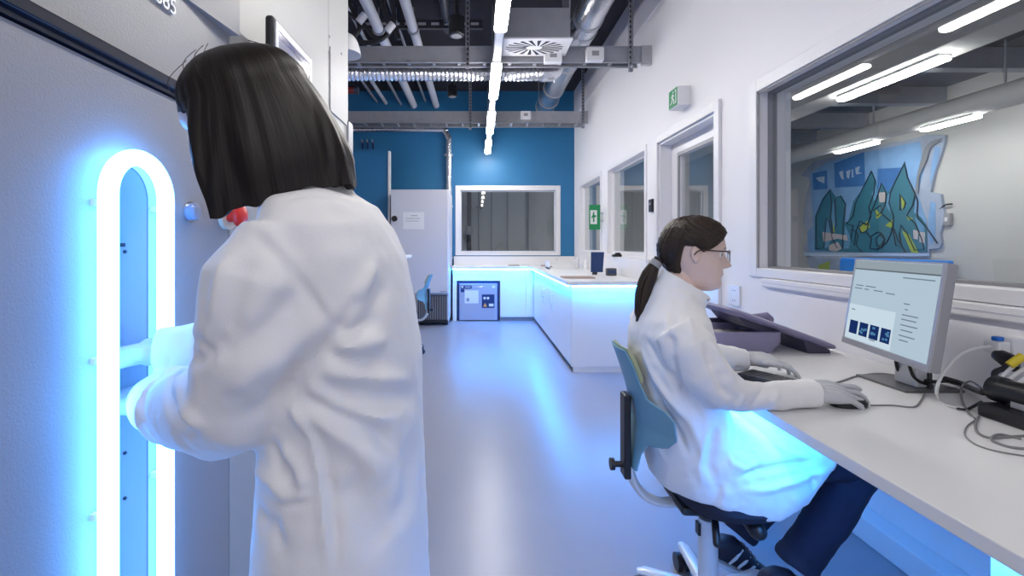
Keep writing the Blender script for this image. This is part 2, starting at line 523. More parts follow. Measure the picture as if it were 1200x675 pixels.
mb = MB().cyl((XR + 0.11, yb - 0.07, 1.05), (XR + 0.05, yb - 0.07, 1.05), 0.01).tube([(XR + 0.05, yb - 0.07, 1.05), (XR + 0.05, yb - 0.19, 1.05)], 0.009, round_ends=True)
mb.build('door_handle', m_chrome, rd)
mb = MB()
for z in (0.3, 1.1, 2.05): mb.cyl((XR - 0.005, D1[0] + 0.004, z), (XR - 0.005, D1[0] + 0.004, z + 0.09), 0.012, 12)
each(mb, 'hinge', m_chrome, rd)

# room behind the right wall
struct(MB().box(7.0, 7.15, -0.9, 10.5, 0, 3.7).build('wall_next_room_side', m_grayroom, smooth=False), 'pale wall of the next room carrying the graffiti', 'wall')
struct(MB().box(1.9, 7.15, 10.5, 10.65, 0, 3.7).build('wall_next_room_end', m_grayroom, smooth=False), 'pale end wall of the next room seen through the glass', 'wall')
struct(MB().box(1.9, 7.15, 0.2, 10.65, 3.6, 3.7).build('ceiling_next_room', m_grayceil, smooth=False), 'dark grey ceiling of the next room', 'ceiling')
mb = MB()
for y in (5.6, 7.0, 8.4, 9.7): mb.box(1.95, 7.0, y, y + 0.14, 3.35, 3.6)
struct(mb.build('trim_3', m_galvd, smooth=False), 'grey ceiling ribs of the next room', 'ceiling ribs')
# room behind the end wall
struct(MB().box(-2.6, 3.0, 9.9, 10.0, 0, 3.2).build('wall_beyond', m_grayroom, smooth=False), 'grey wall seen through the window in the blue wall', 'wall')
mb = MB()
for x in (0.28, 0.62, 1.05, 1.6): mb.box(x, x + 0.02, 9.87, 9.9, 0, 3.0)
struct(mb.build('trim_4', m_mgrey, smooth=False), 'upright panel joints on the grey wall beyond the end window', 'panel joints')
for i, (x, rr) in enumerate(((-0.42, 0.035), (-0.18, 0.045), (0.02, 0.02))):
    pr = root('standpipe', (x, 9.6, 0), ['dark standpipe leftmost behind the end window', 'dark standpipe with a valve, middle of three behind the end window', 'thin grey standpipe nearest the panels behind the end window'][i], 'pipe')
    MB().cyl((x, 9.6, 0), (x, 9.6, 3.0), rr, 14).build('pipe', m_dpipe if i < 2 else m_mgrey, pr)
    if i < 2:
        MB().cyl((x, 9.6, 1.5 - i * 0.05), (x, 9.6, 1.62), rr * 1.8, 14).cyl((x, 9.6, 1.55), (x, 9.45, 1.55), 0.03, 12).build('valve', m_mgrey, pr)
    MB().box(x - 0.06, x + 0.06, 9.6, 9.9, 2.0, 2.03).build('bracket', m_mgrey, pr)

# ================================================================ LAMPS
def lamp_light(name, x, y0, y1, z, power):
    d = bpy.data.lights.new(name, 'AREA'); d.shape = 'RECTANGLE'; d.size = 0.09; d.size_y = y1 - y0; d.energy = power
    d.color = (1.0, 0.97, 0.93); o = bpy.data.objects.new(name, d); COL.objects.link(o)
    o.location = (x, (y0 + y1) / 2, z)
rr = root('lamp_rail', (0.165, 5.5, 2.86), 'pale suspended rail running along the room above the white lamps', 'lamp rail')
MB().box(0.13, 0.20, 1.2, 8.2, 2.845, 2.90).build('rail', m_pipe, rr, smooth=False, bevel=0.005)
for y in (1.8, 3.75, 5.3, 6.85, 8.1):
    MB().cyl((0.165, y, 2.90), (0.165, y, ZC), 0.004, 8).build('hanger', m_galvd, rr)
LY = [(2.35, 3.42), (4.10, 5.0), (5.58, 6.58), (7.10, 7.98)]
LB = ['white linear ceiling lamp nearest the camera, cut by the picture top', 'white linear lamp hanging in front of the silver corrugated duct',
      'white linear lamp hanging between the two cable trays and the blue wall', 'white linear lamp nearest the blue end wall, smallest of the row']
for (a, b), lb in zip(LY, LB):
    lr = root('linear_lamp', (0.165, (a + b) / 2, 2.8), lb, 'lamp', 'lamps on the suspended rail')
    MB().box(0.118, 0.212, a, b, 2.825, 2.845).build('housing', m_white, lr, smooth=False, bevel=0.004)
    mb = MB()
    mb.loft([((0.165, a + 0.005 + (b - a - 0.01) * t, 2.805), (0.045, 0, 0), (0, 0, 0.02)) for t in (0, 1)], n=20, e=3)
    mb.build('diffuser', m_lamp, lr)
# lamps of the next room
def next_lamp(x, z, segs, labels, rail_label, big):
    nr = root('lamp_beam', (x, 5.5, z + 0.1), rail_label, 'lamp beam')
    mb = MB()
    if big: mb.box(x - 0.17, x + 0.17, 1.8, 10.3, z + 0.04, z + 0.26)
    else: mb.tube([(x, 4.6, z + 0.16), (x, 10.3, z + 0.16)], 0.14, 20)
    mb.build('beam', m_grayroom, nr, bevel=0.01 if big else 0)
    for y in (3.2, 5.4, 7.2, 9.4):
        if big or y > 5: MB().cyl((x, y, z + 0.2), (x, y, 3.6), 0.012, 8).build('hanger', m_galvd, nr)
    for (a, b), lb in zip(segs, labels):
        lr = root('linear_lamp', (x, (a + b) / 2, z), lb, 'lamp', 'lamps in the next room')
        MB().box(x - 0.06, x + 0.06, a, b, z + 0.015, z + 0.045).build('housing', m_white, lr, smooth=False)
        MB().loft([((x, y, z), (0.055, 0, 0), (0, 0, 0.022)) for y in (a, b)], n=20, e=3).build('diffuser', m_nlamp, lr)
next_lamp(3.9, 2.80, [(3.92, 5.03), (6.2, 7.3)], ['bright lamp under the wide beam, largest seen through the big window', 'lamp tip at the left edge of the big window'],
          'wide grey lamp beam across the top of the big window', True)
next_lamp(6.07, 2.80, [(5.70, 6.38), (7.15, 7.92)], ['short lamp right of the graffiti top seen through the window', 'lamp glowing just above the graffiti wall'],
          'rounded grey duct above the graffiti with lamps under it', False)

# ================================================================ CEILING SERVICES
def tray(name, label, y, x0, x1, z0, z1, depth, mat):
    t = root(name, ((x0 + x1) / 2, y, z0), label, 'cable tray', 'cable trays')
    for yy in (y, y + depth):
        mb = MB().box(x0, x1, yy, yy + 0.006, z0, z1).box(x0, x1, yy - 0.02, yy + 0.006, z0, z0 + 0.012).box(x0, x1, yy - 0.012, yy + 0.006, z1 - 0.01, z1)
        mb.build('side_rail', mat, t, smooth=False)
    mb = MB(); k = int((x1 - x0) / 0.25)
    for i in range(k): 
        xx = x0 + 0.1 + i * 0.25
        mb.box(xx, xx + 0.03, y, y + depth, z0 + 0.012, z0 + 0.03)
    each(mb, 'rung', mat, t, smooth=False)
    return t
t1 = tray('cable_tray', 'broad grey cable tray crossing above the corrugated duct', 4.60, -2.3, 1.60, 3.02, 3.185, 0.12, m_galvd)
MB().box(1.60, 1.70, 4.58, 4.62, 3.0, 3.19).build('wall_bracket', m_galv, t1, smooth=False, bevel=0.003)
t2 = tray('cable_tray', 'farther cable tray crossing low in front of the blue wall', 7.10, -2.6, 1.66, 3.08, 3.26, 0.26, m_galv)
for i, (x, y, z0, lb) in enumerate([(-0.100, 4.56, 2.96, 'slotted hanger strut at the near tray, left of the lamps'), (-0.115, 7.06, 2.98, 'long thin hanger strut at the farther tray, left of the lamps'),
                                    (1.49, 4.56, 2.93, 'slotted hanger strut at the right end of the near tray'), (1.585, 7.06, 3.0, 'thin hanger strut at the right end of the farther tray')]):
    hr = root('hanger_strut', (x, y, z0), lb, 'hanger strut', 'hanger struts')
    mb = MB().box(x - 0.02, x - 0.016, y, y + 0.03, z0, ZC).box(x + 0.016, x + 0.02, y, y + 0.03, z0, ZC).box(x - 0.02, x + 0.02, y + 0.026, y + 0.03, z0, ZC)
    mb.build('channel', m_galvd, hr, smooth=False)
    mb = MB(); z = z0 + 0.03
    while z < ZC - 0.05:
        mb.box(x - 0.007, x + 0.007, y + 0.0245, y + 0.0262, z, z + 0.025); z += 0.05
    each(mb, 'slot', m_black, hr, smooth=False)
    MB().cyl((x, y - 0.004, z0 + 0.04), (x, y + 0.03, z0 + 0.04), 0.013, 6).build('bolt', m_chrome, hr)
for (px, py, Y, lb) in ((697, 64, 4.54, 'small white junction box at the right of the near tray'), (648, 66, 4.54, 'white box on the near tray beside the swirl grille'), (616, 135, 7.05, 'small white junction box on the farther tray')):
    p = P(px, py, Y); h = 0.085 if Y < 5 else 0.075
    jr = root('junction_box', (p.x, Y, p.z - h), lb, 'junction box', 'junction boxes on the trays')
    MB().box(p.x - h, p.x + h, Y - 0.03, Y + 0.05, p.z - h * 0.75, p.z + h * 0.75).build('box', m_white, jr, smooth=False, bevel=0.008)
    MB().box(p.x - h * 0.4, p.x + h * 0.4, Y - 0.032, Y - 0.029, p.z - h * 0.25, p.z + h * 0.3).build('sticker', m_mgrey, jr, smooth=False)
# corrugated duct
pts, rad = [], []
x = -2.3; i = 0
while x < 0.68:
    pts.append((x, 4.85, 3.010)); rad.append(0.078 if i % 2 == 0 else 0.066); x += 0.022; i += 1
dr = root('corrugated_duct', (-0.8, 4.8, 2.9), 'silver corrugated duct lying under the near cable tray', 'duct')
MB().tube(pts, rad, 20).build('hose', m_foil, dr)
MB().tube([(0.66, 4.85, 3.010), (0.74, 4.86, 3.015), (0.79, 4.88, 3.05), (0.83, 4.92, 3.13), (0.86, 4.98, 3.25)], 0.085, 20).build('elbow', m_foil, dr)
# round duct along the room
rr_ = root('round_duct', (1.08, 6.0, 3.4), 'shiny round ventilation duct running above the right side', 'duct')
MB().tube([(1.12, 3.2, 3.55), (1.12, 7.85, 3.55)], 0.15, 28).build('pipe', m_foil, rr_)
for y in (3.9, 4.75, 5.0, 5.9, 6.9, 7.83):
    MB().tube([(1.12, y - 0.025, 3.55), (1.12, y + 0.025, 3.55)], 0.158, 28).build('collar', m_galv, rr_)
for y in (5.5, 7.4):
    MB().tube([Vector((1.12 + 0.16 * math.cos(a), y, 3.55 + 0.16 * math.sin(a))) for a in [math.pi * k / 12 for k in range(-12, 1)]], 0.008, 6).cyl((1.28, y, 3.55), (1.28, y, ZC), 0.005, 6).cyl((0.96, y, 3.55), (0.96, y, ZC), 0.005, 6).build('strap', m_galvd, rr_)
MB().tube([(0.86, 4.98, 3.25), (0.95, 5.02, 3.4), (1.06, 5.05, 3.5)], 0.10, 20).build('branch', m_foil, rr_)
# diffuser
df = root('air_diffuser', (0.52, 4.4, 3.08), 'square white swirl air grille in front of the near tray', 'air diffuser')
MB().box(0.22, 0.83, 4.21, 4.57, 3.095, 3.37).build('plenum_box', m_galvd, df, smooth=False, bevel=0.005)
MB().box(0.20, 0.85, 4.19, 4.575, 3.08, 3.095).build('face_plate', m_white, df, smooth=False)
mb = MB()
for k in range(20):
    a = 2 * math.pi * k / 20
    c, s_ = math.cos(a), math.sin(a); q = Vector((c, s_ * 0.58, 0)); n_ = Vector((-s_, c * 0.58, 0))
    o0 = Vector((0.525, 4.38, 3.0785)) + n_ * 0.03
    mb.prism([o0 + q * 0.07 - n_ * 0.004, o0 + q * 0.26 - n_ * 0.018, o0 + q * 0.27 + n_ * 0.018, o0 + q * 0.07 + n_ * 0.006], (0, 0, -0.001))
mb.build('swirl_slots', m_black, df, smooth=False)
each(MB().box(0.22, 0.23, 4.21, 4.57, 3.37, ZC).box(0.82, 0.83, 4.21, 4.57, 3.37, ZC), 'hanger', m_galvd, df, smooth=False)
# pipes along the room
for (x, z, r_, m_, y1, lb) in [(-0.735, 3.70, 0.055, m_pipe, YF, 'white pipe along the ceiling, rightmost of the pale pipes'),
                               (-1.13, 3.70, 0.060, m_pipe, YF, 'thick white pipe along the ceiling, second from the right'),
                               (-1.36, 3.72, 0.022, m_galvd, YF, 'thin grey conduit beside the thick white ceiling pipe'),
                               (-0.93, 3.78, 0.018, m_galvd, YF, 'thin conduit running between the two white ceiling pipes'),
                               (-1.62, 3.74, 0.030, m_pipe, YF, 'narrow pale pipe left of the thick white ceiling pipe'),
                               (-1.78, 3.76, 0.020, m_galvd, YF, 'thin grey conduit leftmost under the dark ceiling'),
                               (-0.36, 3.80, 0.050, m_dpipe, 5.6, 'dark pipe on the ceiling left of the lamp row')]:
    pr = root('ceiling_pipe', (x, 5.0, z), lb, 'pipe', 'pipes along the ceiling')
    MB().tube([(x, 2.8, z), (x, y1, z)], r_, 14).build('pipe', m_, pr)
    for y in (3.6, 5.35, 6.6):
        if y < y1: MB().tube([(x, y - 0.02, z), (x, y + 0.02, z)], r_ * 1.25, 14).cyl((x, y, z), (x, y, ZC), 0.006, 6).build('clamp', m_galvd, pr)
for (px, py, Y, lb) in ((535, 33, 4.35, 'dark round pendant speaker on the ceiling left of the lamps'), (530, 108, 7.3, 'small dark round pendant on the ceiling before the blue wall')):
    p = P(px, py, Y); sr = root('ceiling_pendant', tuple(p), lb, 'pendant', 'dark ceiling pendants')
    MB().cyl((p.x, Y, p.z - 0.07), (p.x, Y, p.z + 0.10), 0.075, 20).build('head', m_black, sr, bevel=0.01)  # dark pendant speaker body, not a lamp
    MB().cyl((p.x, Y, p.z + 0.1), (p.x, Y, ZC), 0.02, 10).build('stem', m_black, sr)
    MB().cyl((p.x, Y, p.z - 0.078), (p.x, Y, p.z - 0.068), 0.05, 20).build('lens', m_mgrey, sr)
# hoses in the upper left
hs = [[(400, 10), (425, 28), (440, 44), (455, 40), (462, 22), (458, 0)], [(405, 45), (430, 50), (447, 46), (456, 36)], [(410, 5), (418, 22), (421, 34), (414, 44)], [(448, 0), (452, 18), (462, 30), (468, 46)]]
hl = ['black hose looping beneath the ceiling at the machine end', 'black hose lying over the near tray at its left end', 'short black hose hanging at the machine corner', 'black hose curving down beside the white ceiling pipe']
for pp, lb in zip(hs, hl):
    path = smooth_path([P(a, b, 4.35) for a, b in pp], 6)
    tag(MB().tube(path, 0.022, 10).build('hose', m_black), lb, 'hose', 'black hoses near the ceiling')
mb = MB()
for px, py in ((424, 22), (457, 33)):
    p = P(px, py, 4.3); mb.tube([p + Vector((-0.03, 0, -0.03)), p + Vector((0.03, 0, 0.04))], 0.035, 12)
each(mb, 'hose_coupling', m_pipe, bpy.data.objects['hose'])
p = P(412, 106, 7.0)
sp = root('red_pipe', (-2.2, 7.0, p.z), 'short red pipe end at the left below the corrugated duct', 'pipe')
MB().tube([(-2.7, 7.0, p.z), (-1.80, 7.0, p.z)], 0.05, 14).build('pipe', M('red_paint', (0.25, 0.02, 0.02), 0.4), sp)
MB().tube([(-1.84, 7.0, p.z), (-1.78, 7.0, p.z)], 0.062, 14).build('flange', m_dpipe, sp)
MB().cyl((-2.2, 7.0, p.z), (-2.2, 7.0, ZC), 0.008, 8).build('hanger', m_galvd, sp)
pf = root('perforated_rail', (-0.75, 5.35, 3.75), 'dark perforated rail with pale slots crossing the ceiling above the near tray', 'rail')
MB().box(-1.35, 0.05, 5.33, 5.37, 3.70, 3.80).build('rail', m_dgrey, pf, smooth=False)
mb = MB()
for k in range(9): mb.box(-1.28 + k * 0.15, -1.19 + k * 0.15, 5.326, 5.331, 3.735, 3.765)
each(mb, 'slot', m_pipe, pf, smooth=False)
for x in (-1.2, -0.1): MB().cyl((x, 5.35, 3.80), (x, 5.35, ZC), 0.01, 8).build('hanger', m_galvd, pf)
# white dome lamp by the machine
p = P(404, 66, 3.4)
dl = root('dome_lamp', tuple(p), 'white dome lamp shade partly hidden behind the machine end', 'lamp')
mb = MB(); R_ = []
for k in range(9):
    t = k / 8; rd_ = 0.03 + 0.085 * math.sin(t * 1.45); z = p.z + 0.16 * math.cos(t * 1.5)
    R_.append([Vector((p.x + rd_ * math.cos(a), p.y + rd_ * math.sin(a), z)) for a in [2 * math.pi * j / 28 for j in range(28)]])
mb.rings(R_).build('shade', m_white, dl)
MB().cyl((p.x, p.y, p.z + 0.14), (p.x, p.y, ZC), 0.008, 8).build('cord', m_black, dl)

# chrome conduit on the blue wall
pts = smooth_path([(-2.3, YF - 0.06, 3.255), (-0.72, YF - 0.06, 3.255), (-0.58, YF - 0.06, 3.22), (-0.52, YF - 0.06, 3.10), (-0.51, YF - 0.06, 2.9), (-0.51, YF - 0.06, 0.3)], 6)
cr = root('wall_pipe', (-0.51, YF - 0.06, 0), 'shiny steel pipe bending down the blue wall beside the freezer', 'pipe')
MB().tube(pts, 0.055, 16).build('pipe', m_foil, cr)
for z in (2.8, 1.9, 1.0): MB().box(-0.58, -0.44, YF - 0.10, YF, z, z + 0.03).build('clamp', m_galv, cr, smooth=False)
for k, px in enumerate((425, 431, 437)):
    p = P(px, 170, YF - 0.02)
    hk = root('wall_hook', tuple(p), ['leftmost of three small hooks on the blue wall', 'middle one of three small hooks on the blue wall', 'rightmost of three small hooks on the blue wall'][k], 'hook', 'hooks on the blue wall')
    MB().box(p.x - 0.016, p.x + 0.016, YF - 0.02, YF, p.z - 0.07, p.z + 0.07).build('back_plate', m_navy, hk, smooth=False, bevel=0.004)
    MB().tube(smooth_path([(p.x, YF - 0.02, p.z + 0.05), (p.x, YF - 0.07, p.z + 0.055), (p.x, YF - 0.08, p.z + 0.08)], 4), 0.010, 8, round_ends=True).build('peg', m_galv, hk)

# ================================================================ FAR END FURNITURE
# blue partition
pa = root('partition_screen', (-1.95, 7.55, 0), 'tall blue partition with a white edge left of the freezer', 'partition')
MB().box(-2.6, -1.44, 7.53, 7.58, 0.0, 2.73).build('panel', m_blue, pa, smooth=False)
MB().box(-1.44, -1.405, 7.51, 7.60, 0.0, 2.745).build('edge_post', m_frame, pa, smooth=False, bevel=0.004)
# freezer
fz = root('upright_freezer', (-0.885, 7.6, 0), 'tall pale upright freezer standing against the blue wall', 'freezer')
MB().box(-1.33, -0.444, 7.22, 8.1, 0.06, 2.09).build('cabinet', M('freezer_shell', (0.60, 0.60, 0.66), 0.4), fz, smooth=False, bevel=0.012)
fd = MB().box(-1.33, -0.452, 7.16, 7.215, 0.50, 2.085).build('door', M('freezer_door', (0.62, 0.62, 0.68), 0.38), fz, smooth=False, bevel=0.012)
MB().cyl((-1.27, 7.16, 1.64), (-1.27, 7.14, 1.64), 0.045, 20).build('lock', m_black, fd)
nt_ = MB().box(-1.14, -0.82, 7.155, 7.16, 1.48, 1.74).build('notice', m_paper, fd, smooth=False)
MB().box(-1.02, -0.92, 7.153, 7.155, 1.68, 1.69).box(-1.1, -0.88, 7.153, 7.155, 1.64, 1.648).box(-1.1, -0.90, 7.153, 7.155, 1.60, 1.607).build('print', m_mgrey, nt_, smooth=False)
MB().box(-0.58, -0.48, 7.155, 7.16, 0.52, 0.535).build('badge', m_mgrey, fd, smooth=False)
gr = MB().box(-0.93, -0.47, 7.17, 7.22, 0.09, 0.47).build('grille', m_black, fz, smooth=False)
mb = MB()
for k in range(17): mb.box(-0.922 + k * 0.0272, -0.913 + k * 0.0272, 7.158, 7.172, 0.10, 0.46)
mb.build('slats', m_mgrey, gr, smooth=False)
for x in (-1.28, -0.50): MB().cyl((x, 7.3, 0), (x, 7.3, 0.06), 0.035, 14).build('foot', m_black, fz)
for x in (-1.28, -0.50): MB().cyl((x, 8.0, 0), (x, 8.0, 0.06), 0.035, 14).build('foot', m_black, fz)
MB().box(-1.31, -0.46, 7.2, 7.24, 0.045, 0.085).build('plinth', m_black, fz, smooth=False)

# high table at the left
tb = root('high_table', (-1.5, 5.9, 0), 'white high table end with small dark things, left of the freezer', 'table')
MB().box(-2.3, -0.885, 5.55, 6.3, 1.07, 1.11).build('table_top', m_lam, tb, smooth=False, bevel=0.012)
for (x, y) in ((-1.45, 5.7), (-1.45, 6.2), (-2.2, 5.7), (-2.2, 6.2)): MB().cyl((x, y, 0), (x, y, 1.07), 0.03, 14).build('leg', m_alu, tb)
for k, (x, w_, h_) in enumerate(((-1.02, 0.05, 0.035), (-1.15, 0.06, 0.05))):
    o = MB().loft([((x, 5.7, 1.11), (w_, 0, 0), (0, 0.04, 0)), ((x, 5.7, 1.11 + h_ * 0.7), (w_, 0, 0), (0, 0.04, 0)), ((x, 5.7, 1.11 + h_), (w_ * 0.6, 0, 0), (0, 0.025, 0))], 20, 4)
    tag(o.build('small_tool', m_dgrey), ['flat dark gadget at the end of the white high table', 'taller dark gadget further in on the white high table'][k], 'tool', 'gadgets on the high table')

# back counter
HZ = 0.892
wk = root('worktop', (0.25, 7.9, HZ), 'white worktop under the end window with blue light along its edge', 'worktop')
MB().box(-0.42, 0.85, 7.585, 7.60, HZ - 0.04, HZ).box(-0.42, 1.69, 7.60, 8.25, HZ - 0.04, HZ).build('slab', m_lam, wk, smooth=False, bevel=0.004)
MB().box(-0.41, 0.86, 7.592, 7.61, HZ - 0.054, HZ - 0.04).build('led_strip', m_strip, wk, smooth=False)
MB().box(-0.42, 1.69, 8.19, 8.268, HZ, 1.04).build('upstand', m_frame, wk, smooth=False, bevel=0.004)
wi = root('island_worktop', (1.3, 6.0, HZ), 'white worktop of the island bench with blue light under its rim', 'worktop')
MB().box(0.855, 1.69, 4.485, 7.60, HZ - 0.04, HZ).build('slab', m_lam, wi, smooth=False, bevel=0.004)
MB().box(0.866, 0.884, 4.53, 7.56, HZ - 0.054, HZ - 0.04).build('led_strip', m_strip, wi, smooth=False)
MB().box(0.90, 1.66, 4.497, 4.513, HZ - 0.054, HZ - 0.04).build('led_strip', m_strip, wi, smooth=False)
MB().box(1.62, 1.69, 4.52, 7.595, HZ, 1.10).build('upstand', m_frame, wi, smooth=False, bevel=0.004)
zt = HZ - 0.06
def handle(mb, x, y, z, along, out):
    a = Vector((x, y, z)); al = Vector(along); ou = Vector(out)
    return mb.tube([a - al, a - al + ou, a + al + ou, a + al], 0.006, 8)
lp = root('cabinet_panel', (0.02, 7.9, 0), 'white panel framing the small dark edged appliance from above', 'cabinet')
MB().box(-0.41, -0.345, 7.66, 8.2, 0.0, zt).build('side_panel', m_lam, lp, smooth=False)
MB().box(-0.345, 0.36, 7.66, 8.2, 0.655, zt).build('top_panel', m_lam, lp, smooth=False)
# small under counter appliance
ap = root('undercounter_fridge', (0.01, 7.9, 0), 'small grey appliance with dark edges under the end counter', 'appliance')
MB().box(-0.33, 0.345, 7.66, 8.15, 0.01, 0.64).build('housing', m_navy, ap, smooth=False, bevel=0.004)
ad = MB().box(-0.30, 0.315, 7.635, 7.662, 0.015, 0.61).build('door', M('appliance_door', (0.42, 0.45, 0.55), 0.35, metal=0.2), ap, smooth=False, bevel=0.003)
lb_ = MB().box(-0.28, -0.10, 7.63, 7.636, 0.53, 0.58).box(-0.28, -0.22, 7.63, 7.636, 0.47, 0.525).build('nameplate', m_navy, ad, smooth=False)
MB().box(-0.27, -0.235, 7.627, 7.631, 0.545, 0.57).box(-0.21, -0.12, 7.627, 7.631, 0.552, 0.562).build('lettering', m_paper, lb_, smooth=False)
pp = MB().box(-0.215, 0.01, 7.63, 7.636, 0.29, 0.50).build('notice', m_paper, ad, smooth=False)
MB().box(-0.185, -0.14, 7.627, 7.631, 0.32, 0.375).build('stamp', m_mgrey, pp, smooth=False)
wl = MB().box(0.065, 0.27, 7.63, 7.636, 0.215, 0.435).build('warning_plate', m_navy, ad, smooth=False)
mb = MB()
for cx_, cz_ in ((0.11, 0.375), (0.165, 0.375)): mb.cyl((cx_, 7.632, cz_), (cx_, 7.627, cz_), 0.022, 16)
mb.box(0.18, 0.255, 7.627, 7.631, 0.24, 0.285)
mb.build('symbols', m_paper, wl, smooth=False)
MB().prism([(0.085, 7.631, 0.235), (0.15, 7.631, 0.235), (0.117, 7.631, 0.30)], (0, -0.004, 0)).build('warning_triangle', M('orange', (0.8, 0.3, 0.08), 0.5), wl, smooth=False)
mb = MB(); handle(mb, 0.02, 7.635, 0.56, (0.07, 0, 0), (0, -0.03, 0)); mb.build('handle', m_chrome, ad)
MB().box(0.23, 0.28, 7.63, 7.636, 0.54, 0.575).build('badge', m_paper, ad, smooth=False)
# cabinet unit
cu = root('base_cabinet', (0.63, 7.9, 0), 'white base cabinet right of the small grey appliance', 'cabinet')
MB().box(0.36, 0.93, 7.67, 8.2, 0.06, zt).build('carcass', m_lam, cu, smooth=False)
MB().box(0.365, 0.78, 7.65, 7.67, 0.07, zt - 0.004).build('door', m_lam, cu, smooth=False, bevel=0.002)
MB().box(0.786, 0.905, 7.65, 7.67, 0.07, zt - 0.004).build('filler_panel', m_lam, cu, smooth=False, bevel=0.002)
MB().box(0.36, 0.93, 7.71, 7.74, 0.0, 0.06).build('plinth', m_galvd, cu, smooth=False)
# island cabinets
ys = [4.60, 5.33, 6.06, 6.79, 7.60]
il = ['island cabinet at the near left corner of the bench', 'island cabinet second from the near corner', 'island cabinet third from the near corner, with door handles', 'island cabinet in the inner corner by the end counter']
for k in range(4):
    a, b = ys[k], ys[k + 1]
    ic = root('island_cabinet', (1.3, (a + b) / 2, 0), il[k], 'cabinet', 'cabinets of the island bench')
    MB().box(0.93, 1.62, a, b, 0.05, zt).build('carcass', m_lam, ic, smooth=False)
    for j in range(2):
        da, db = a + (b - a) * j / 2 + 0.003, a + (b - a) * (j + 1) / 2 - 0.003
        if k == 0:
            if j: continue
            db = b - 0.003
        d_ = MB().box(0.91, 0.93, da, db, 0.06, zt - 0.004).build('door', m_lam, ic, smooth=False, bevel=0.002)
        if k in (1, 2):
            mb = MB(); handle(mb, 0.91, (db - 0.05) if j == 0 else (da + 0.05), 0.62 if j else 0.55, (0, 0, 0.09), (-0.03, 0, 0)); mb.build('handle', m_alu, d_)
    MB().box(0.945, 0.96, a, b, 0.0, 0.05).build('plinth', m_dgrey, ic, smooth=False)
ep = root('island_end_panel', (1.28, 4.57, 0), 'wide white end panel of the island bench glowing blue at its top', 'panel')
MB().box(0.91, 1.69, 4.55, 4.597, 0.055, zt).build('panel', m_lam, ep, smooth=False, bevel=0.003)
MB().box(0.93, 1.69, 4.562, 4.597, 0.0, 0.055).build('plinth', m_lam, ep, smooth=False)

# things on the island
def slab_item(name, label, cat, c, hx, hy, hz, mat, group=None, bevel=0.004):
    o = MB().box(c[0] - hx, c[0] + hx, c[1] - hy, c[1] + hy, c[2], c[2] + 2 * hz).build(name, mat, smooth=False, bevel=bevel)
    return tag(o, label, cat, group)
Yt = 5.34
tr = root('tablet', (1.36, Yt, HZ), 'dark blue tablet standing upright on the island worktop', 'tablet')
a0 = P(692.5, 319, Yt); a1 = P(706.5, 319, Yt); b1 = P(709.5, 295.5, Yt); b0 = P(694, 295.5, Yt)
for q in (b0, b1): q.y += 0.05
MB().prism([a0, a1, b1, b0], (0.0, 0.016, 0)).build('body', m_navy, tr, smooth=False, bevel=0.003)
MB().prism([a0.lerp(b1, 0.5) + Vector((-0.02, 0.03, 0)), a0.lerp(b1, 0.5) + Vector((0.02, 0.03, 0)), Vector((1.40, Yt + 0.17, HZ)), Vector((1.34, Yt + 0.17, HZ))], (0, 0.006, 0.0)).build('prop_stand', m_dgrey, tr, smooth=False)
bx_ = root('charger_block', (1.51, 5.32, HZ), 'small black block right of the dark blue tablet', 'charger')
MB().box(1.455, 1.565, 5.28, 5.36, HZ, HZ + 0.085).build('block', m_dgrey, bx_, smooth=False, bevel=0.012)
MB().box(1.47, 1.55, 5.277, 5.281, HZ + 0.03, HZ + 0.06).build('front_label', m_navy, bx_, smooth=False)
dv = root('desk_scanner', (1.655, 5.6, 1.10), 'small black gadget on the ledge under the second window', 'gadget')
p = P(723, 304, 5.55)
MB().box(p.x - 0.055, p.x + 0.045, 5.5, 5.58, 1.10, 1.128).build('base', m_black, dv, smooth=False, bevel=0.006)
MB().prism([(p.x - 0.03, 5.52, 1.128), (p.x + 0.04, 5.52, 1.128), (p.x + 0.03, 5.52, 1.148), (p.x - 0.01, 5.52, 1.148)], (0, 0.05, 0)).build('head', m_black, dv, smooth=False)
for k, (px, py, Y, h_, r_) in enumerate(((676, 305, 7.2, 0.17, 0.042), (686.5, 305, 6.6, 0.15, 0.035), (652, 300, 8.0, 0.13, 0.035))):
    x_ = (px - VX) / FP * Y
    bt = root('plastic_bottle', (x_, Y, HZ), ['white bottle on the island by the corner of the walls', 'white bottle on the island behind the dark blue tablet', 'pale bottle on the end counter at the window corner'][k], 'bottle', 'bottles on the far counters')
    MB().rings([[Vector((x_ + q * r_ * math.cos(t), Y + q * r_ * math.sin(t), HZ + z * h_)) for t in [2 * math.pi * j / 18 for j in range(18)]] for q, z in ((0.9, 0), (1, 0.05), (1, 0.62), (0.75, 0.75), (0.4, 0.82), (0.4, 0.88))]).build('bottle_body', m_white, bt)
    MB().cyl((x_, Y, HZ + h_ * 0.88), (x_, Y, HZ + h_), r_ * 0.5, 14).build('cap', m_white, bt)
for k, (px, py, Y, w_, d_) in enumerate(((645, 308.5, 7.75, 0.15, 0.10), (602, 307.5, 7.85, 0.09, 0.05), (668, 326, 4.95, 0.16, 0.12))):
    x_ = max((px - VX) / FP * Y, 0.89 + w_ if k == 2 else -9)
    o = MB().box(x_ - w_, x_ + w_, Y - d_, Y + d_, HZ, HZ + 0.012).build('folder', M('brown_card', (0.36, 0.27, 0.25), 0.7), smooth=False)
    tag(o, ['thin brownish folder lying on the end counter near the island', 'small brownish folder under the middle of the end window', 'brownish folder lying at the near corner of the island'][k], 'folder', 'folders on the counters')
wt_ = root('document_tray', (1.2, 6.9, HZ), 'white tray of papers on the island in the far corner', 'tray')
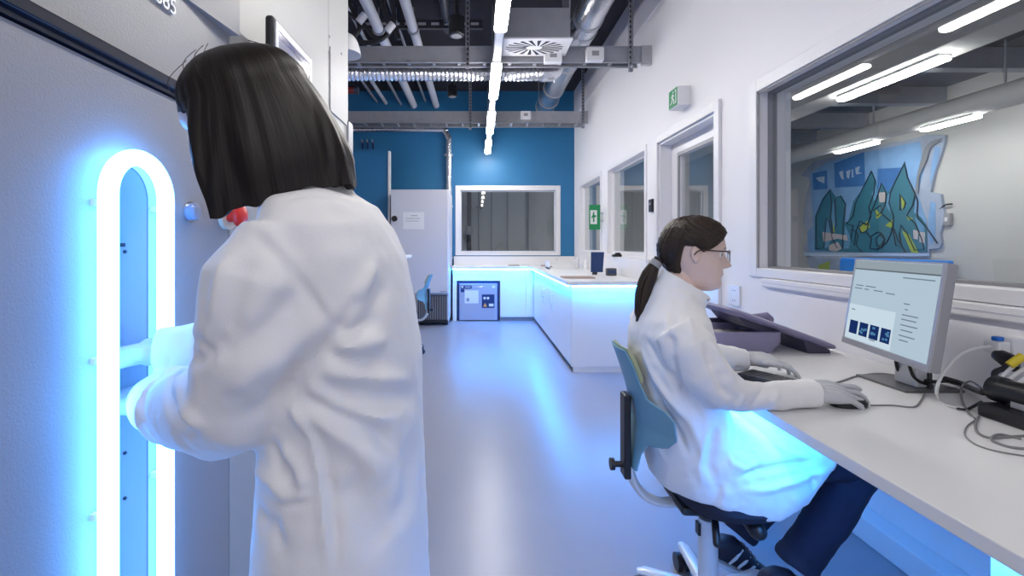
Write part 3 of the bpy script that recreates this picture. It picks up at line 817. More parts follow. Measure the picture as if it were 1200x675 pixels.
MB().box(1.02, 1.42, 6.7, 7.1, HZ, HZ + 0.02).box(1.02, 1.03, 6.7, 7.1, HZ, HZ + 0.11).box(1.41, 1.42, 6.7, 7.1, HZ, HZ + 0.11).box(1.02, 1.42, 7.09, 7.1, HZ, HZ + 0.11).build('tray', m_white, wt_, smooth=False)
MB().box(1.06, 1.38, 6.72, 7.06, HZ + 0.02, HZ + 0.05).build('papers', m_paper, wt_, smooth=False)

# ================================================================ SIGNS AND SMALL WALL FITTINGS
es = root('exit_sign', (1.64, 3.8, 1.24), 'green and white emergency exit sign box above the door', 'sign')
p0 = P(794, 123, 3.74); zb, zt_ = p0.z, P(794, 100, 3.74).z
xe = 1.592
MB().box(xe, XR, 3.74, 3.91, zb, zt_).build('housing', m_white, es, smooth=False, bevel=0.004)
gp = MB().box(xe - 0.003, xe + 0.001, 3.745, 3.905, zb + 0.006, zt_ - 0.006).build('green_panel', m_green, es, smooth=False)
def yz(mb, x, poly, y0, y1, z0, z1, t=-0.002):   # unit square, u runs towards -Y (left to right seen from the room)
    return mb.prism([(x, y1 - u * (y1 - y0), z0 + v * (z1 - z0)) for u, v in poly], (t, 0, 0))
RUN = [[(0.50, 0.80), (0.58, 0.80), (0.60, 0.88), (0.54, 0.93), (0.48, 0.88)], [(0.40, 0.74), (0.56, 0.74), (0.52, 0.46), (0.40, 0.46)], [(0.40, 0.72), (0.30, 0.58), (0.34, 0.54), (0.44, 0.64)],
       [(0.54, 0.72), (0.68, 0.60), (0.64, 0.55), (0.52, 0.64)], [(0.40, 0.48), (0.32, 0.28), (0.16, 0.24), (0.17, 0.18), (0.37, 0.22), (0.48, 0.44)], [(0.46, 0.48), (0.60, 0.32), (0.58, 0.12), (0.66, 0.12), (0.68, 0.36), (0.54, 0.50)],
       [(0.74, 0.12), (0.92, 0.12), (0.92, 0.92), (0.74, 0.92), (0.74, 0.86), (0.86, 0.86), (0.86, 0.18), (0.74, 0.18)]]
mb = MB()
for q in RUN: yz(mb, xe - 0.003, q, 3.75, 3.90, zb + 0.012, zt_ - 0.012)
mb.build('running_figure', m_paper, gp, smooth=False)
# green hanging sign on the right wall
gs = root('first_aid_sign', (1.63, 6.36, 1.3), 'green safety sign with a white figure sticking out from the wall between windows', 'sign')
Y = 6.36; a = P(690.5, 269, Y); b = P(703.5, 240, Y)
g_ = MB().box(a.x, b.x, Y, Y + 0.012, a.z, b.z).build('sign_plate', m_green, gs, smooth=False)
mb = MB()
def xz(mb, poly, y, t=-0.003): return mb.prism([(a.x + u * (b.x - a.x), y, a.z + v * (b.z - a.z)) for u, v in poly], (0, t, 0))
xz(mb, [(0.10, 0.22), (0.70, 0.22), (0.70, 0.78), (0.10, 0.78)], Y)
mb.build('white_panel', m_paper, g_, smooth=False)
mb = MB()
xz(mb, [(0.34, 0.30), (0.46, 0.30), (0.46, 0.5), (0.62, 0.5), (0.62, 0.58), (0.46, 0.58), (0.44, 0.72), (0.34, 0.70), (0.30, 0.58), (0.18, 0.5), (0.22, 0.45), (0.34, 0.5)], Y - 0.003)
mb.build('figure', m_green, g_, smooth=False)
MB().box(b.x - 0.004, XR, Y, Y + 0.012, a.z + 0.1, a.z + 0.13).box(b.x - 0.004, XR, Y, Y + 0.012, b.z - 0.13, b.z - 0.1).build('bracket', m_galv, gs, smooth=False)
# card reader
kr = root('card_reader', (1.69, 4.56, 1.6), 'small black card reader on the white wall left of the door', 'card reader')
z1 = P(765, 233.5, 4.56).z; z0 = P(765, 248.5, 4.56).z
MB().box(XR - 0.03, XR, 4.51, 4.60, z0, z1).build('case', m_black, kr, smooth=False, bevel=0.006)
MB().box(XR - 0.032, XR - 0.029, 4.53, 4.58, z0 + 0.07, z0 + 0.09).build('status_light', m_mgrey, kr, smooth=False)
# wall outlet by the big window
ou = root('wall_outlet', (1.69, 3.08, 1.0), 'white double wall outlet left of the big window, above the scanner', 'outlet')
z1 = P(860, 334, 3.1).z; z0 = P(860, 358, 3.1).z
MB().box(XR - 0.012, XR, 3.03, 3.16, z0, z1).build('plate', m_white, ou, smooth=False, bevel=0.004)
mb = MB()
for z in (z0 + 0.035, z1 - 0.035):
    for dy in (-0.012, 0.012): mb.cyl((XR - 0.011, 3.095 + dy, z), (XR - 0.0135, 3.095 + dy, z), 0.004, 8)
mb.build('socket_holes', m_black, ou)

# ================================================================ GRAFFITI IN THE NEXT ROOM
XG = 6.99
def G(u, v, x=XG): 
    px, py = 930 + u / 3.857, 150 + v / 3.857
    return PX(px, py, x)
gf = root('graffiti_wall_piece', tuple(G(350, 600)), 'torn edged piece of old wall covered in teal and blue graffiti', 'mural')
edge = [(55, 190), (90, 150), (150, 140), (180, 128), (230, 110), (310, 85), (400, 78), (430, 66), (490, 60), (560, 42), (600, 30), (685, 33), (680, 70), (668, 110), (655, 150), (640, 190), (628, 240), (618, 290), (640, 295), (665, 300), (672, 350), (682, 400), (672, 440), (662, 480), (668, 520), (660, 542), (612, 548), (606, 600), (600, 640), (230, 652), (75, 645), (66, 600), (58, 575), (45, 545), (58, 510), (70, 480), (55, 450), (43, 430), (50, 360), (58, 300), (72, 250), (66, 225), (35, 214)]
def gpoly(name, polys, mat, lift, parent=gf):
    mb = MB()
    for q in polys: mb.prism([G(u, v, XG - lift) for u, v in q], (0.004, 0, 0))
    return mb.build(name, mat, parent, smooth=False)
MB().prism([G(u, v, XG - 0.03) for u, v in edge], (0.04, 0, 0)).build('plaster_piece', M('old_plaster', (0.34, 0.40, 0.52), 0.8, var=0.35, vscale=3.5), gf, smooth=False)
gpoly('pale_blue_paint', [[(75, 205), (160, 150), (320, 110), (570, 60), (590, 180), (560, 300), (600, 420), (600, 560), (70, 560), (60, 470), (90, 440), (80, 300)], [(640, 80), (665, 90), (640, 190), (615, 260), (622, 160)], [(620, 330), (640, 340), (640, 500), (615, 530), (608, 420)]], M('pale_blue_paint', (0.20, 0.38, 0.66), 0.7, var=0.3, vscale=4), 0.034)
gpoly('blue_poster', [[(85, 205), (150, 190), (152, 275), (90, 280)], [(183, 160), (318, 108), (322, 262), (186, 270)], [(378, 185), (492, 178), (488, 290), (380, 280)]], M('poster_blue', (0.045, 0.17, 0.45), 0.7, var=0.3, vscale=6), 0.038)
gpoly('poster_marks', [[(100, 225), (140, 218), (138, 250), (112, 240)], [(205, 200), (222, 192), (226, 235), (214, 225)], [(238, 196), (256, 188), (250, 230), (240, 222)], [(278, 180), (300, 172), (292, 200), (310, 204), (282, 210)], [(262, 190), (268, 186), (270, 222), (264, 224)]], M('poster_white', (0.42, 0.55, 0.72), 0.8), 0.041)
m_tl = M('teal_paint', (0.035, 0.17, 0.24), 0.7, var=0.2, vscale=6)
ground = [(95, 552), (96, 400), (130, 320), (165, 275), (190, 312), (214, 305), (237, 342), (232, 425), (246, 430), (270, 330), (305, 285), (350, 190), (372, 240), (388, 300), (400, 250), (418, 285), (432, 285), (455, 245), (502, 150), (515, 220), (552, 296), (542, 380), (575, 405), (602, 440), (602, 560), (300, 562)]
gpoly('painted_letters', [ground], m_tl, 0.044)
m_ol = M('graffiti_black', (0.012, 0.02, 0.035), 0.6)
letters = [[(104, 548), (102, 400), (132, 325), (164, 282), (172, 330), (168, 400), (178, 480), (192, 440), (188, 320), (214, 308), (235, 345), (226, 420), (222, 545), (196, 540), (176, 500), (160, 420), (148, 410), (138, 540)],
           [(240, 432), (268, 400), (280, 340), (304, 290), (352, 196), (370, 240), (362, 300), (340, 360), (350, 400), (330, 440), (300, 420), (282, 470), (276, 530), (258, 500), (270, 440)],
           [(340, 420), (352, 380), (372, 330), (398, 250), (420, 300), (414, 350), (396, 385), (425, 410), (450, 432), (440, 480), (420, 520), (380, 548), (345, 545), (352, 500), (330, 470)],
           [(362, 372), (392, 350), (402, 372), (380, 398)], [(372, 500), (392, 480), (412, 500), (400, 528), (378, 530)],
           [(432, 340), (438, 292), (456, 250), (502, 158), (514, 224), (550, 298), (538, 350), (512, 395), (548, 430), (580, 500), (590, 548), (548, 552), (515, 480), (486, 440), (478, 480), (490, 540), (462, 530), (450, 460), (452, 400)],
           [(482, 300), (506, 336), (500, 362), (482, 372)], [(296, 446), (318, 430), (340, 436), (330, 468), (306, 474)]]
for q in letters:
    pth = [G(u, v, XG - 0.046) for u, v in q]
    MB().tube(pth, 0.0105, 6, close=True).build('letter_outline', m_ol, gf)
gpoly('blue_gap', [[(148, 412), (160, 424), (172, 500), (150, 545), (140, 540)], [(180, 330), (190, 440), (182, 470), (170, 400)], [(232, 440), (258, 500), (250, 545), (226, 545)], [(352, 300), (372, 250), (386, 300), (366, 330)], [(426, 300), (440, 296), (434, 380), (418, 350)], [(545, 400), (590, 440), (596, 540), (570, 470)]], M('gap_blue', (0.12, 0.30, 0.50), 0.7, var=0.3, vscale=5), 0.0455)
acc = [[(295, 450), (335, 418), (346, 448), (310, 472)], [(370, 368), (397, 392), (374, 412)], [(412, 442), (450, 412), (446, 452)], [(485, 305), (506, 342), (490, 368)], [(490, 465), (520, 480), (566, 568), (532, 562)], [(108, 622), (165, 600), (160, 640), (116, 642)], [(178, 420), (186, 470), (178, 476)], [(510, 398), (540, 408), (518, 418)]]
gpoly('yellow_green_paint', acc, M('yellow_green', (0.33, 0.42, 0.06), 0.7), 0.048)
gpoly('bare_plaster_patch', [[(385, 292), (412, 290), (414, 335), (388, 336)], [(540, 460), (565, 465), (560, 505), (542, 500)], [(570, 470), (594, 472), (592, 522), (568, 515)], [(160, 530), (200, 515), (216, 545), (190, 560), (160, 552)], [(130, 470), (240, 485), (244, 510), (200, 500), (135, 515)]], M('pinkish_plaster', (0.50, 0.45, 0.46), 0.8), 0.050)
gpoly('grey_crack', [[(590, 90), (620, 60), (670, 45), (660, 62), (615, 90), (600, 150), (570, 210), (560, 300), (548, 290), (560, 200)]], M('grey_plaster', (0.20, 0.21, 0.24), 0.8), 0.052)
gpoly('pale_rail', [[(48, 562), (612, 566), (612, 580), (50, 578)]], M('pale_rail', (0.42, 0.55, 0.74), 0.6), 0.056)
mb = MB()
for q in ([(350, 490), (385, 470), (410, 500), (400, 540), (375, 530)], [(262, 455), (290, 480), (285, 530), (310, 560)], [(540, 280), (560, 330), (560, 400), (600, 450), (650, 520)], [(455, 455), (470, 500), (505, 560)]):
    mb.tube(smooth_path([G(u, v, XG - 0.05) for u, v in q], 4), 0.009, 6)
each(mb, 'black_scrawl', MATS['graffiti_black'], gf)
# blue bench below the graffiti
q0, q1 = PX(988, 302, 6.5), PX(1086, 302, 6.5)
bb = root('blue_locker', (6.5, (q0.y + q1.y) / 2, 0), 'low locker under the graffiti with blue glow put in its colour, behind the monitor', 'locker')
m_bl = M('glow_blue', (0.03, 0.26, 0.85), 0.35)  # saturated colour stands in for blue light on the locker
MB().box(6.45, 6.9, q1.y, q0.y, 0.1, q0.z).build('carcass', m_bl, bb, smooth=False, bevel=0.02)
for k in range(3):
    u0 = q1.y + (q0.y - q1.y) * k / 3; u1 = q1.y + (q0.y - q1.y) * (k + 1) / 3
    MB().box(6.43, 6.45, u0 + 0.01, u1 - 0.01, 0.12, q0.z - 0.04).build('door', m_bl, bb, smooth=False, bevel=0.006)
MB().box(6.5, 6.9, q1.y + 0.02, q0.y - 0.02, 0, 0.1).build('plinth', m_dgrey, bb, smooth=False)
p = PX(1113, 257, 7.0)
sw = root('switch_box', tuple(p), 'grey switch box on the pale wall right of the graffiti', 'switch')
MB().box(6.95, 7.0, p.y - 0.05, p.y + 0.05, p.z - 0.09, p.z + 0.09).build('box', m_mgrey, sw, smooth=False, bevel=0.006)
MB().box(6.94, 6.95, p.y - 0.02, p.y + 0.02, p.z - 0.03, p.z + 0.03).build('rocker', m_white, sw, smooth=False)
q = [PX(1102, 245, 6.97), PX(1108, 240, 6.96), PX(1116, 239, 6.97)]
tag(MB().tube(smooth_path(q, 5), 0.012, 6).build('loose_wire', m_black), 'short black wire curling out at the right edge of the graffiti', 'wire')
# ================================================================ THE MACHINE WITH THE LIT OPENING
mc = root('process_machine', (-1.3, 1.1, 0), 'large grey steel machine on the left with a glowing blue oval opening', 'machine')
RH = 0.069
YC, RC, ZTOP, ZBOT = 0.9705, 0.0815, 1.3375, 0.36
def stadium(r, n=20):
    pts = []
    for k in range(n + 1):
        a = math.pi * k / n
        pts.append((YC + r * math.cos(a), ZTOP + r * math.sin(a)))
    for k in range(n + 1):
        a = math.pi + math.pi * k / n
        pts.append((YC + r * math.cos(a), ZBOT + r * math.sin(a)))
    return pts
def panel_with_hole(x, y0, y1, z0, z1, hole):
    bm = bmesh.new()
    o = [bm.verts.new((x, y, z)) for y, z in ((y0, z0), (y1, z0), (y1, z1), (y0, z1))]
    h = [bm.verts.new((x, y, z)) for y, z in hole]
    ed = [bm.edges.new((o[i], o[(i + 1) % 4])) for i in range(4)] + [bm.edges.new((h[i], h[(i + 1) % len(h)])) for i in range(len(h))]
    bmesh.ops.triangle_fill(bm, use_beauty=True, edges=ed)
    r = bmesh.ops.extrude_face_region(bm, geom=list(bm.faces))
    for v in r['geom']:
        if isinstance(v, bmesh.types.BMVert): v.co.x -= 0.02
    bmesh.ops.recalc_face_normals(bm, faces=bm.faces)
    me = bpy.data.meshes.new('p'); bm.to_mesh(me); bm.free(); return me
link_mesh('front_panel', panel_with_hole(XM, -0.42, 1.374, 0.02, 1.590, stadium(RH)), m_machine, mc, smooth=False)
MB().box(XM - 0.02, XM, -0.42, 1.374, 1.630, 3.4).build('upper_panel', m_machineU, mc, smooth=False)
MB().box(XM - 0.02, XM, 1.379, 2.292, 0.02, 3.4).build('side_panel', m_machine2, mc, smooth=False, bevel=0.002)
ec = MB().box(XM - 0.02, XM, 2.296, 2.64, 0.02, 3.4).box(XM - 0.02, XM + 0.012, 2.61, 2.70, 0.02, 1.93).build('corner_cover', m_machine2, mc, smooth=False, bevel=0.002)
mb = MB()
for px, py in ((386, 43), (386, 61), (386, 98), (400, 63), (400, 80), (400, 114)):
    p = PX(px, py, XM); mb.cyl((XM - 0.002, p.y, p.z), (XM + 0.003, p.y, p.z), 0.007, 12)
each(mb, 'rivet', m_mgrey, ec)
mb = MB()
p, q = PX(386, 60, XM), PX(404, 78, XM)
mb.box(XM - 0.001, XM + 0.006, p.y, q.y + 0.03, 1.9, q.z).build('hatch', m_machine2, ec, smooth=False, bevel=0.003)
MB().box(-1.95, -0.96, -0.42, 2.63, 0.0, 3.4).box(-0.96, -0.752, -0.42, 2.63, 1.6, 3.4).box(-0.96, -0.752, -0.42, 0.6, 0, 1.6).box(-0.96, -0.752, 1.36, 2.70, 0, 1.6).build('cabinet_body', m_machine, mc, smooth=False)
MB().prism([(XM, 1.11, 1.852), (XM + 0.033, 1.374, 1.852), (XM, 1.374, 1.852)], (0, 0, 1.3)).build('shade_wedge', m_machineU, mc, smooth=False)  # wedge added to shape the diagonal shade on the upper panel
rl = MB().box(XM - 0.02, XM + 0.006, -0.42, 1.34, 1.594, 1.632).build('rail', m_rail, mc, smooth=False)
MB().box(XM + 0.004, XM + 0.018, -0.42, 1.34, 1.606, 1.630).build('rail_lip', m_rail, rl, smooth=False, bevel=0.003)
# number on the upper panel
fc = bpy.data.curves.new('number', 'FONT'); fc.body = 'T085'; fc.size = 0.053; fc.extrude = 0.004; fc.space_character = 0.95
fo = bpy.data.objects.new('number', fc); COL.objects.link(fo)
me = bpy.data.meshes.new_from_object(fo.evaluated_get(bpy.context.evaluated_depsgraph_get()))
bpy.data.objects.remove(fo)
me.transform(Matrix(((0, 0, 1, XM + 0.004), (1, 0, 0, 1.019), (0, 1, 0, 1.788), (0, 0, 0, 1))))
link_mesh('raised_number', me, m_alu, mc, smooth=False)
# light ring and recess
st = stadium(RC, 24)
MB().tube([(-0.70, y, z) for y, z in st], 0.0170, 18, close=True).build('light_ring', m_neon, mc)
for sg in (-1, 1):
    for z in (1.32, 1.02, 0.726):
        y = YC + sg * RC
        MB().box(XM, -0.708, y - 0.006, y + 0.006, z - 0.006, z + 0.006).build('ring_clip', m_white, mc, smooth=False)
m_rec = M('recess_steel', (0.55, 0.58, 0.64), 0.3, metal=0.25)
bm = MB(); inner = stadium(RH - 0.001, 24); n = len(inner)
bm.add([(XM - 0.003, y, z) for y, z in inner] + [(XM - 0.16, y, z) for y, z in inner] + [(XM - 0.18, y, z) for y, z in inner], [(j, (j + 1) % n, n + (j + 1) % n, n + j) for j in range(n)] + [tuple(range(n, 2 * n))])
rec = bm.build('recess', m_rec, mc)
mb = MB()
for z in (1.24, 1.225, 0.78, 0.68): mb.cyl((XM - 0.05 - (0.02 if z > 1.23 else 0), YC + RH - 0.004, z), (XM - 0.05, YC + RH - 0.001, z), 0.004, 8)
each(mb, 'screw', m_dgrey, rec)
# buttons
p = PX(264, 253, XM)
eb = MB().cyl((XM, p.y, p.z), (XM + 0.012, p.y, p.z), 0.040, 28).build('button_collar', M('yellowish_collar', (0.72, 0.68, 0.55), 0.4), mc)
MB().cyl((XM + 0.012, p.y, p.z), (XM + 0.035, p.y, p.z), 0.018, 20).loft([((XM + 0.035 + d, p.y, p.z), (0, r_, 0), (0, 0, r_)) for d, r_ in ((0, 0.030), (0.006, 0.034), (0.014, 0.033), (0.02, 0.024), (0.022, 0.004))], 24).build('emergency_button', m_red, eb)
p = PX(221, 248, XM)
kb = MB().cyl((XM, p.y, p.z), (XM + 0.006, p.y, p.z), 0.026, 24).build('knob_ring', m_chrome, mc)
MB().loft([((XM + 0.006 + d, p.y, p.z), (0, r_, 0), (0, 0, r_)) for d, r_ in ((0, 0.022), (0.012, 0.022), (0.018, 0.017), (0.020, 0.004))], 24).build('knob', M('clear_knob', (0.28, 0.31, 0.42), 0.1), kb)

# control display sticking out of the machine
cd = root('control_display', (-0.66, 1.64, 1.72), 'black framed control display mounted high on the machine above the dark hair', 'display')
MB().box(-0.668, -0.640, 1.468, 1.815, 1.735, 1.962).build('housing', m_black, cd, smooth=False, bevel=0.010, segs=3)
fr = wall_with_holes(-0.641, 0.004, 'Y', 1.482, 1.802, 1.748, 1.950, [(1.502, 1.782, 1.772, 1.926)]).build('bezel', m_white, cd, smooth=False)
MB().box(-0.640, -0.6385, 1.500, 1.784, 1.770, 1.928).build('screen', M('display_glass', (0.30, 0.30, 0.42), 0.15), cd, smooth=False)
MB().box(-0.6385, -0.638, 1.506, 1.778, 1.905, 1.922).build('menu_bar', M('display_blue', (0.02, 0.03, 0.18), 0.2), cd, smooth=False)
MB().cyl((-0.638, 1.794, 1.76), (-0.636, 1.794, 1.76), 0.004, 10).cyl((-0.638, 1.490, 1.93), (-0.636, 1.490, 1.93), 0.005, 10).build('corner_buttons', m_chrome, cd)
MB().box(XM, -0.669, 1.60, 1.69, 1.80, 1.88).build('arm', m_dgrey, cd, smooth=False)

# ================================================================ THE DESK
DZ = 0.747
dk = root('desk', (1.28, 1.0, DZ), 'long white wall desk along the right side lit blue underneath', 'desk')
MB().box(0.86, 1.69, -0.6, 2.50, DZ - 0.032, DZ).build('desk_top', M('desk_laminate', (0.76, 0.755, 0.76), 0.4, var=0.02, vscale=6), dk, smooth=False, bevel=0.003)
MB().box(0.895, 0.925, 0.3, 2.43, DZ - 0.044, DZ - 0.032).build('led_strip', m_strip2, dk, smooth=False)
MB().box(0.93, 0.96, 0.40, 0.851, 0.0, DZ - 0.032).build('support_panel', m_lam, dk, smooth=False)
MB().box(0.95, 1.58, 2.44, 2.47, 0.0, DZ - 0.032).build('end_panel', m_lam, dk, smooth=False)

# ---------------------------------------------------------------- monitor
TL, TR = P(1003, 303, 1.862), P(1110, 309, 1.405)
TL.z = TR.z = 1.186
W = (TR - TL); width = W.length; ux = W.normalized()
nrm = Vector((ux.y, -ux.x, 0)).normalized()
if nrm.x > 0: nrm = -nrm
tl = math.radians(8)
dn = (nrm * math.sin(tl) - Vector((0, 0, 1)) * math.cos(tl)).normalized()
fn = ux.cross(dn).normalized()
if fn.dot(nrm) < 0: fn = -fn
hgt = 0.335
def SC(u, v, d=0.0): return TL + ux * (u * width) + dn * (v * hgt) + fn * d
mo = root('monitor', (1.52, 1.66, DZ), 'flat computer monitor with a pale web page on the desk', 'monitor')
def slab(mb, u0, u1, v0, v1, d0, d1): return mb.prism([SC(u0, v0, d0), SC(u1, v0, d0), SC(u1, v1, d0), SC(u0, v1, d0)], fn * (d1 - d0))
slab(MB(), 0, 1, 0, 1, -0.032, -0.002).build('back_housing', m_mgrey, mo, smooth=False, bevel=0.006)
m_bz = M('silver_bezel', (0.42, 0.42, 0.45), 0.35, metal=0.4)
mb = MB(); 
slab(mb, 0, 1, 0, 0.018, -0.004, 0.002); slab(mb, 0, 0.018, 0.018, 0.935, -0.004, 0.002); slab(mb, 0.975, 1, 0.018, 0.935, -0.004, 0.002); slab(mb, 0, 1, 0.935, 1, -0.004, 0.004)
mb.build('bezel', m_bz, mo, smooth=False)
scr = slab(MB(), 0.018, 0.975, 0.018, 0.935, -0.004, 0.0).build('screen', EM('screen_page', (0.55, 0.70, 0.82), 0.62), mo, smooth=False)
slab(MB(), 0.02, 0.973, 0.022, 0.11, 0.0, 0.0008).build('top_bar', EM('screen_bar', (0.42, 0.50, 0.56), 0.55), scr, smooth=False)
slab(MB(), 0.02, 0.973, 0.11, 0.125, 0.0, 0.001).build('divider', EM('screen_line', (0.16, 0.19, 0.22), 0.6), scr, smooth=False)
slab(MB(), 0.02, 0.60, 0.53, 0.925, 0.0, 0.0006).build('white_panel', EM('screen_white', (0.66, 0.80, 0.90), 0.68), scr, smooth=False)
mb = MB()
rnd = random.Random(3)
for (u0, u1, v) in ((0.62, 0.93, 0.165), (0.07, 0.17, 0.30), (0.20, 0.33, 0.30), (0.06, 0.16, 0.335), (0.19, 0.25, 0.335), (0.31, 0.42, 0.335), (0.46, 0.56, 0.345), (0.06, 0.11, 0.585), (0.67, 0.73, 0.42), (0.69, 0.72, 0.475),
                    (0.67, 0.83, 0.53), (0.67, 0.82, 0.575), (0.67, 0.84, 0.63), (0.68, 0.80, 0.68), (0.67, 0.83, 0.735), (0.68, 0.77, 0.78), (0.35, 0.42, 0.87)):
    slab(mb, u0, u1, v, v + 0.012, 0.001, 0.0014)
each(mb, 'text_line', EM('screen_text', (0.25, 0.33, 0.42), 0.55), scr, smooth=False)
for k in range(4):
    u0 = 0.07 + k * 0.135
    th = slab(MB(), u0, u0 + 0.108, 0.715, 0.865, 0.001, 0.0016).build('thumbnail', EM('thumb_dark', (0.012, 0.035, 0.16), 0.6), scr, smooth=False)
    if k:
        mb = MB()
        for a in range(5):
            u = u0 + 0.012 + rnd.random() * 0.07; v = 0.73 + rnd.random() * 0.09
            slab(mb, u, u + 0.02 + rnd.random() * 0.012, v, v + 0.022, 0.0016, 0.002 + a * 0.0001)
        mb.build('thumbnail_shapes', EM('thumb_light', (0.10, 0.28, 0.5), 0.6), th, smooth=False)
# stand
MB().box(1.42, 1.62, 1.56, 1.765, DZ, DZ + 0.008).build('stand_base', M('stand_grey', (0.12, 0.12, 0.125), 0.35), mo, smooth=False, bevel=0.003)
cc = SC(0.5, 0.55, -0.03)
MB().box(1.485, 1.525, 1.59, 1.675, DZ + 0.008, 1.03).build('stand_column', m_alu, mo, smooth=False, bevel=0.006)
MB().box(1.525, 1.535, 1.585, 1.68, DZ + 0.008, 1.03).build('column_back', m_dgrey, mo, smooth=False)
MB().tube([(1.50, 1.64, 1.0), cc], 0.03, 12).build('hinge', m_dgrey, mo)

# ---------------------------------------------------------------- keyboard and mouse
kb = root('keyboard', (1.08, 1.67, DZ), 'slim dark keyboard lying on the desk between the gloved hands', 'keyboard')
ka = Vector((1.045, 1.79, DZ + 0.006)); kd = (Vector((1.172, 1.574, 0)) - Vector((1.045, 1.79, 0))).normalized(); kq = Vector((kd.y, -kd.x, 0))
if kq.x > 0: kq = -kq
KL, KW = 0.28, 0.115
def K(u, v, z=0): return ka + kd * u + kq * v + Vector((0, 0, z))
mb = MB(); mb.prism([K(0, 0, -0.006), K(KL, 0, -0.006), K(KL, KW, -0.006), K(0, KW, -0.006)], (0, 0, 0.016))
mb.build('case', m_black, kb, smooth=False, bevel=0.004)
mb = MB(); kn = 0
for r_ in range(5):
    for c_ in range(14):
        if r_ == 4 and 3 <= c_ <= 8: continue
        u, v = 0.008 + c_ * 0.0190, 0.008 + r_ * 0.0200
        mb.prism([K(u, v, 0.010), K(u + 0.0165, v, 0.010), K(u + 0.0165, v + 0.0170, 0.010), K(u, v + 0.0170, 0.010)], (0, 0, 0.006))
mb.prism([K(0.065, 0.088, 0.010), K(0.175, 0.088, 0.010), K(0.175, 0.105, 0.010), K(0.065, 0.105, 0.010)], (0, 0, 0.006))
ko = mb.build('keys', m_dgrey, kb, smooth=False); ko['kind'] = 'stuff'
tag(MB().loft([((1.135, 1.438, DZ), (0.052, 0, 0), (0, 0.030, 0)), ((1.135, 1.438, DZ + 0.010), (0.054, 0, 0), (0, 0.031, 0)), ((1.135, 1.438, DZ + 0.022), (0.046, 0, 0), (0, 0.025, 0)), ((1.137, 1.438, DZ + 0.029), (0.028, 0, 0), (0, 0.015, 0))], 28, 2.4).build('mouse', m_black), 'black computer mouse under the near gloved hand', 'mouse')
def cable(name, label, pix, r, mat, zoff=0.004, z_over=None, cat='cable', group=None):
    pts = []
    for i, q in enumerate(pix):
        z = DZ + r + (q[2] if len(q) > 2 else 0)
        pts.append(PZ(q[0], q[1], z))
    o = MB().tube(smooth_path(pts, 6), r, 8, round_ends=True).build(name, mat)
    return tag(o, label, cat, group)
m_cab = M('cable_black', (0.015, 0.015, 0.018), 0.45)
m_cabg = M('cable_grey', (0.22, 0.22, 0.22), 0.5)
m_cabw = M('cable_white', (0.70, 0.70, 0.70), 0.45)
cable('keyboard_cable', 'thin dark cable running from the keyboard to the monitor stand', [(969, 451), (985, 447), (1003, 441), (1025, 438), (1045, 439), (1062, 443), (1078, 446)], 0.003, m_cabg)
cable('mouse_cable', 'thin grey cable running from the mouse toward the monitor foot', [(1021, 475), (1045, 475), (1070, 477), (1078, 471), (1083, 462)], 0.0025, m_cabg)

# cables behind the monitor
def cable3(name, label, pts, r, mat, cat='cable', group=None):
    return tag(MB().tube(smooth_path(pts, 7), r, 8, round_ends=True).build(name, mat), label, cat, group)
cable3('monitor_cable', 'black cable hanging from the monitor and lying along its foot', [SC(0.50, 0.80, -0.036), P(1052, 432, 1.66) , P(1066, 441, 1.65), P(1090, 447, 1.58), PZ(1110, 447, DZ + 0.02), PZ(1128, 452, DZ + 0.006)], 0.006, m_cab)
cable3('monitor_cable', 'short black cable dropping beside the silver monitor column', [SC(0.62, 0.86, -0.036), P(1068, 436, 1.60), P(1076, 446, 1.58), PZ(1092, 452, DZ + 0.012)], 0.005, m_cab)
cable3('power_lead', 'black lead lying from behind the monitor foot to the adapters', [PZ(1108, 444, DZ + 0.03), PZ(1125, 449, DZ + 0.02), PZ(1140, 456, DZ + 0.02), PZ(1152, 460, DZ + 0.05)], 0.009, m_cab)
cable3('white_cable', 'white cable arching from the wall socket down beside the monitor', [P(1160, 406, 1.47), P(1140, 409, 1.46), P(1122, 418, 1.45), P(1106, 436, 1.43), P(1098, 455, 1.42), PZ(1101, 468, DZ + 0.004), PZ(1113, 476, DZ + 0.004), PZ(1128, 478, DZ + 0.004)], 0.0045, m_cabw)
cable3('adapter_cable', 'thin black cable looping from the adapters across the desk front', [PZ(1150, 455, DZ + 0.05), PZ(1138, 447, DZ + 0.05), PZ(1128, 452, DZ + 0.03), PZ(1127, 466, DZ + 0.01), PZ(1134, 482, DZ + 0.003), PZ(1142, 490, DZ + 0.003)], 0.003, m_cabg)
cable3('adapter_cable', 'thin black cable lying in loops in front of the power adapter', [PZ(1147, 488, DZ + 0.003), PZ(1143, 497, DZ + 0.003), PZ(1146, 507, DZ + 0.003), PZ(1160, 513, DZ + 0.003), PZ(1180, 512, DZ + 0.003), PZ(1205, 511, DZ + 0.003), PZ(1215, 518, DZ + 0.003), PZ(1205, 525, DZ + 0.003), PZ(1185, 524, DZ + 0.003), PZ(1166, 518, DZ + 0.003), PZ(1162, 513, DZ + 0.009), PZ(1172, 509, DZ + 0.003), PZ(1195, 514, DZ + 0.003)], 0.003, m_cabg)
cable3('thin_cord', 'faint pale cord curving in front of the black cable loops', [PZ(1143, 492, DZ + 0.002), PZ(1133, 500, DZ + 0.002), PZ(1131, 510, DZ + 0.002), PZ(1142, 520, DZ + 0.002), PZ(1165, 528, DZ + 0.002), PZ(1205, 535, DZ + 0.002)], 0.0018, m_cabg)
cable3('adapter_cable', 'short black cable curling at the left side of the power adapter', [PZ(1123, 479, DZ + 0.003), PZ(1132, 480, DZ + 0.003), PZ(1141, 476, DZ + 0.012), PZ(1150, 471, DZ + 0.03)], 0.004, m_cab)

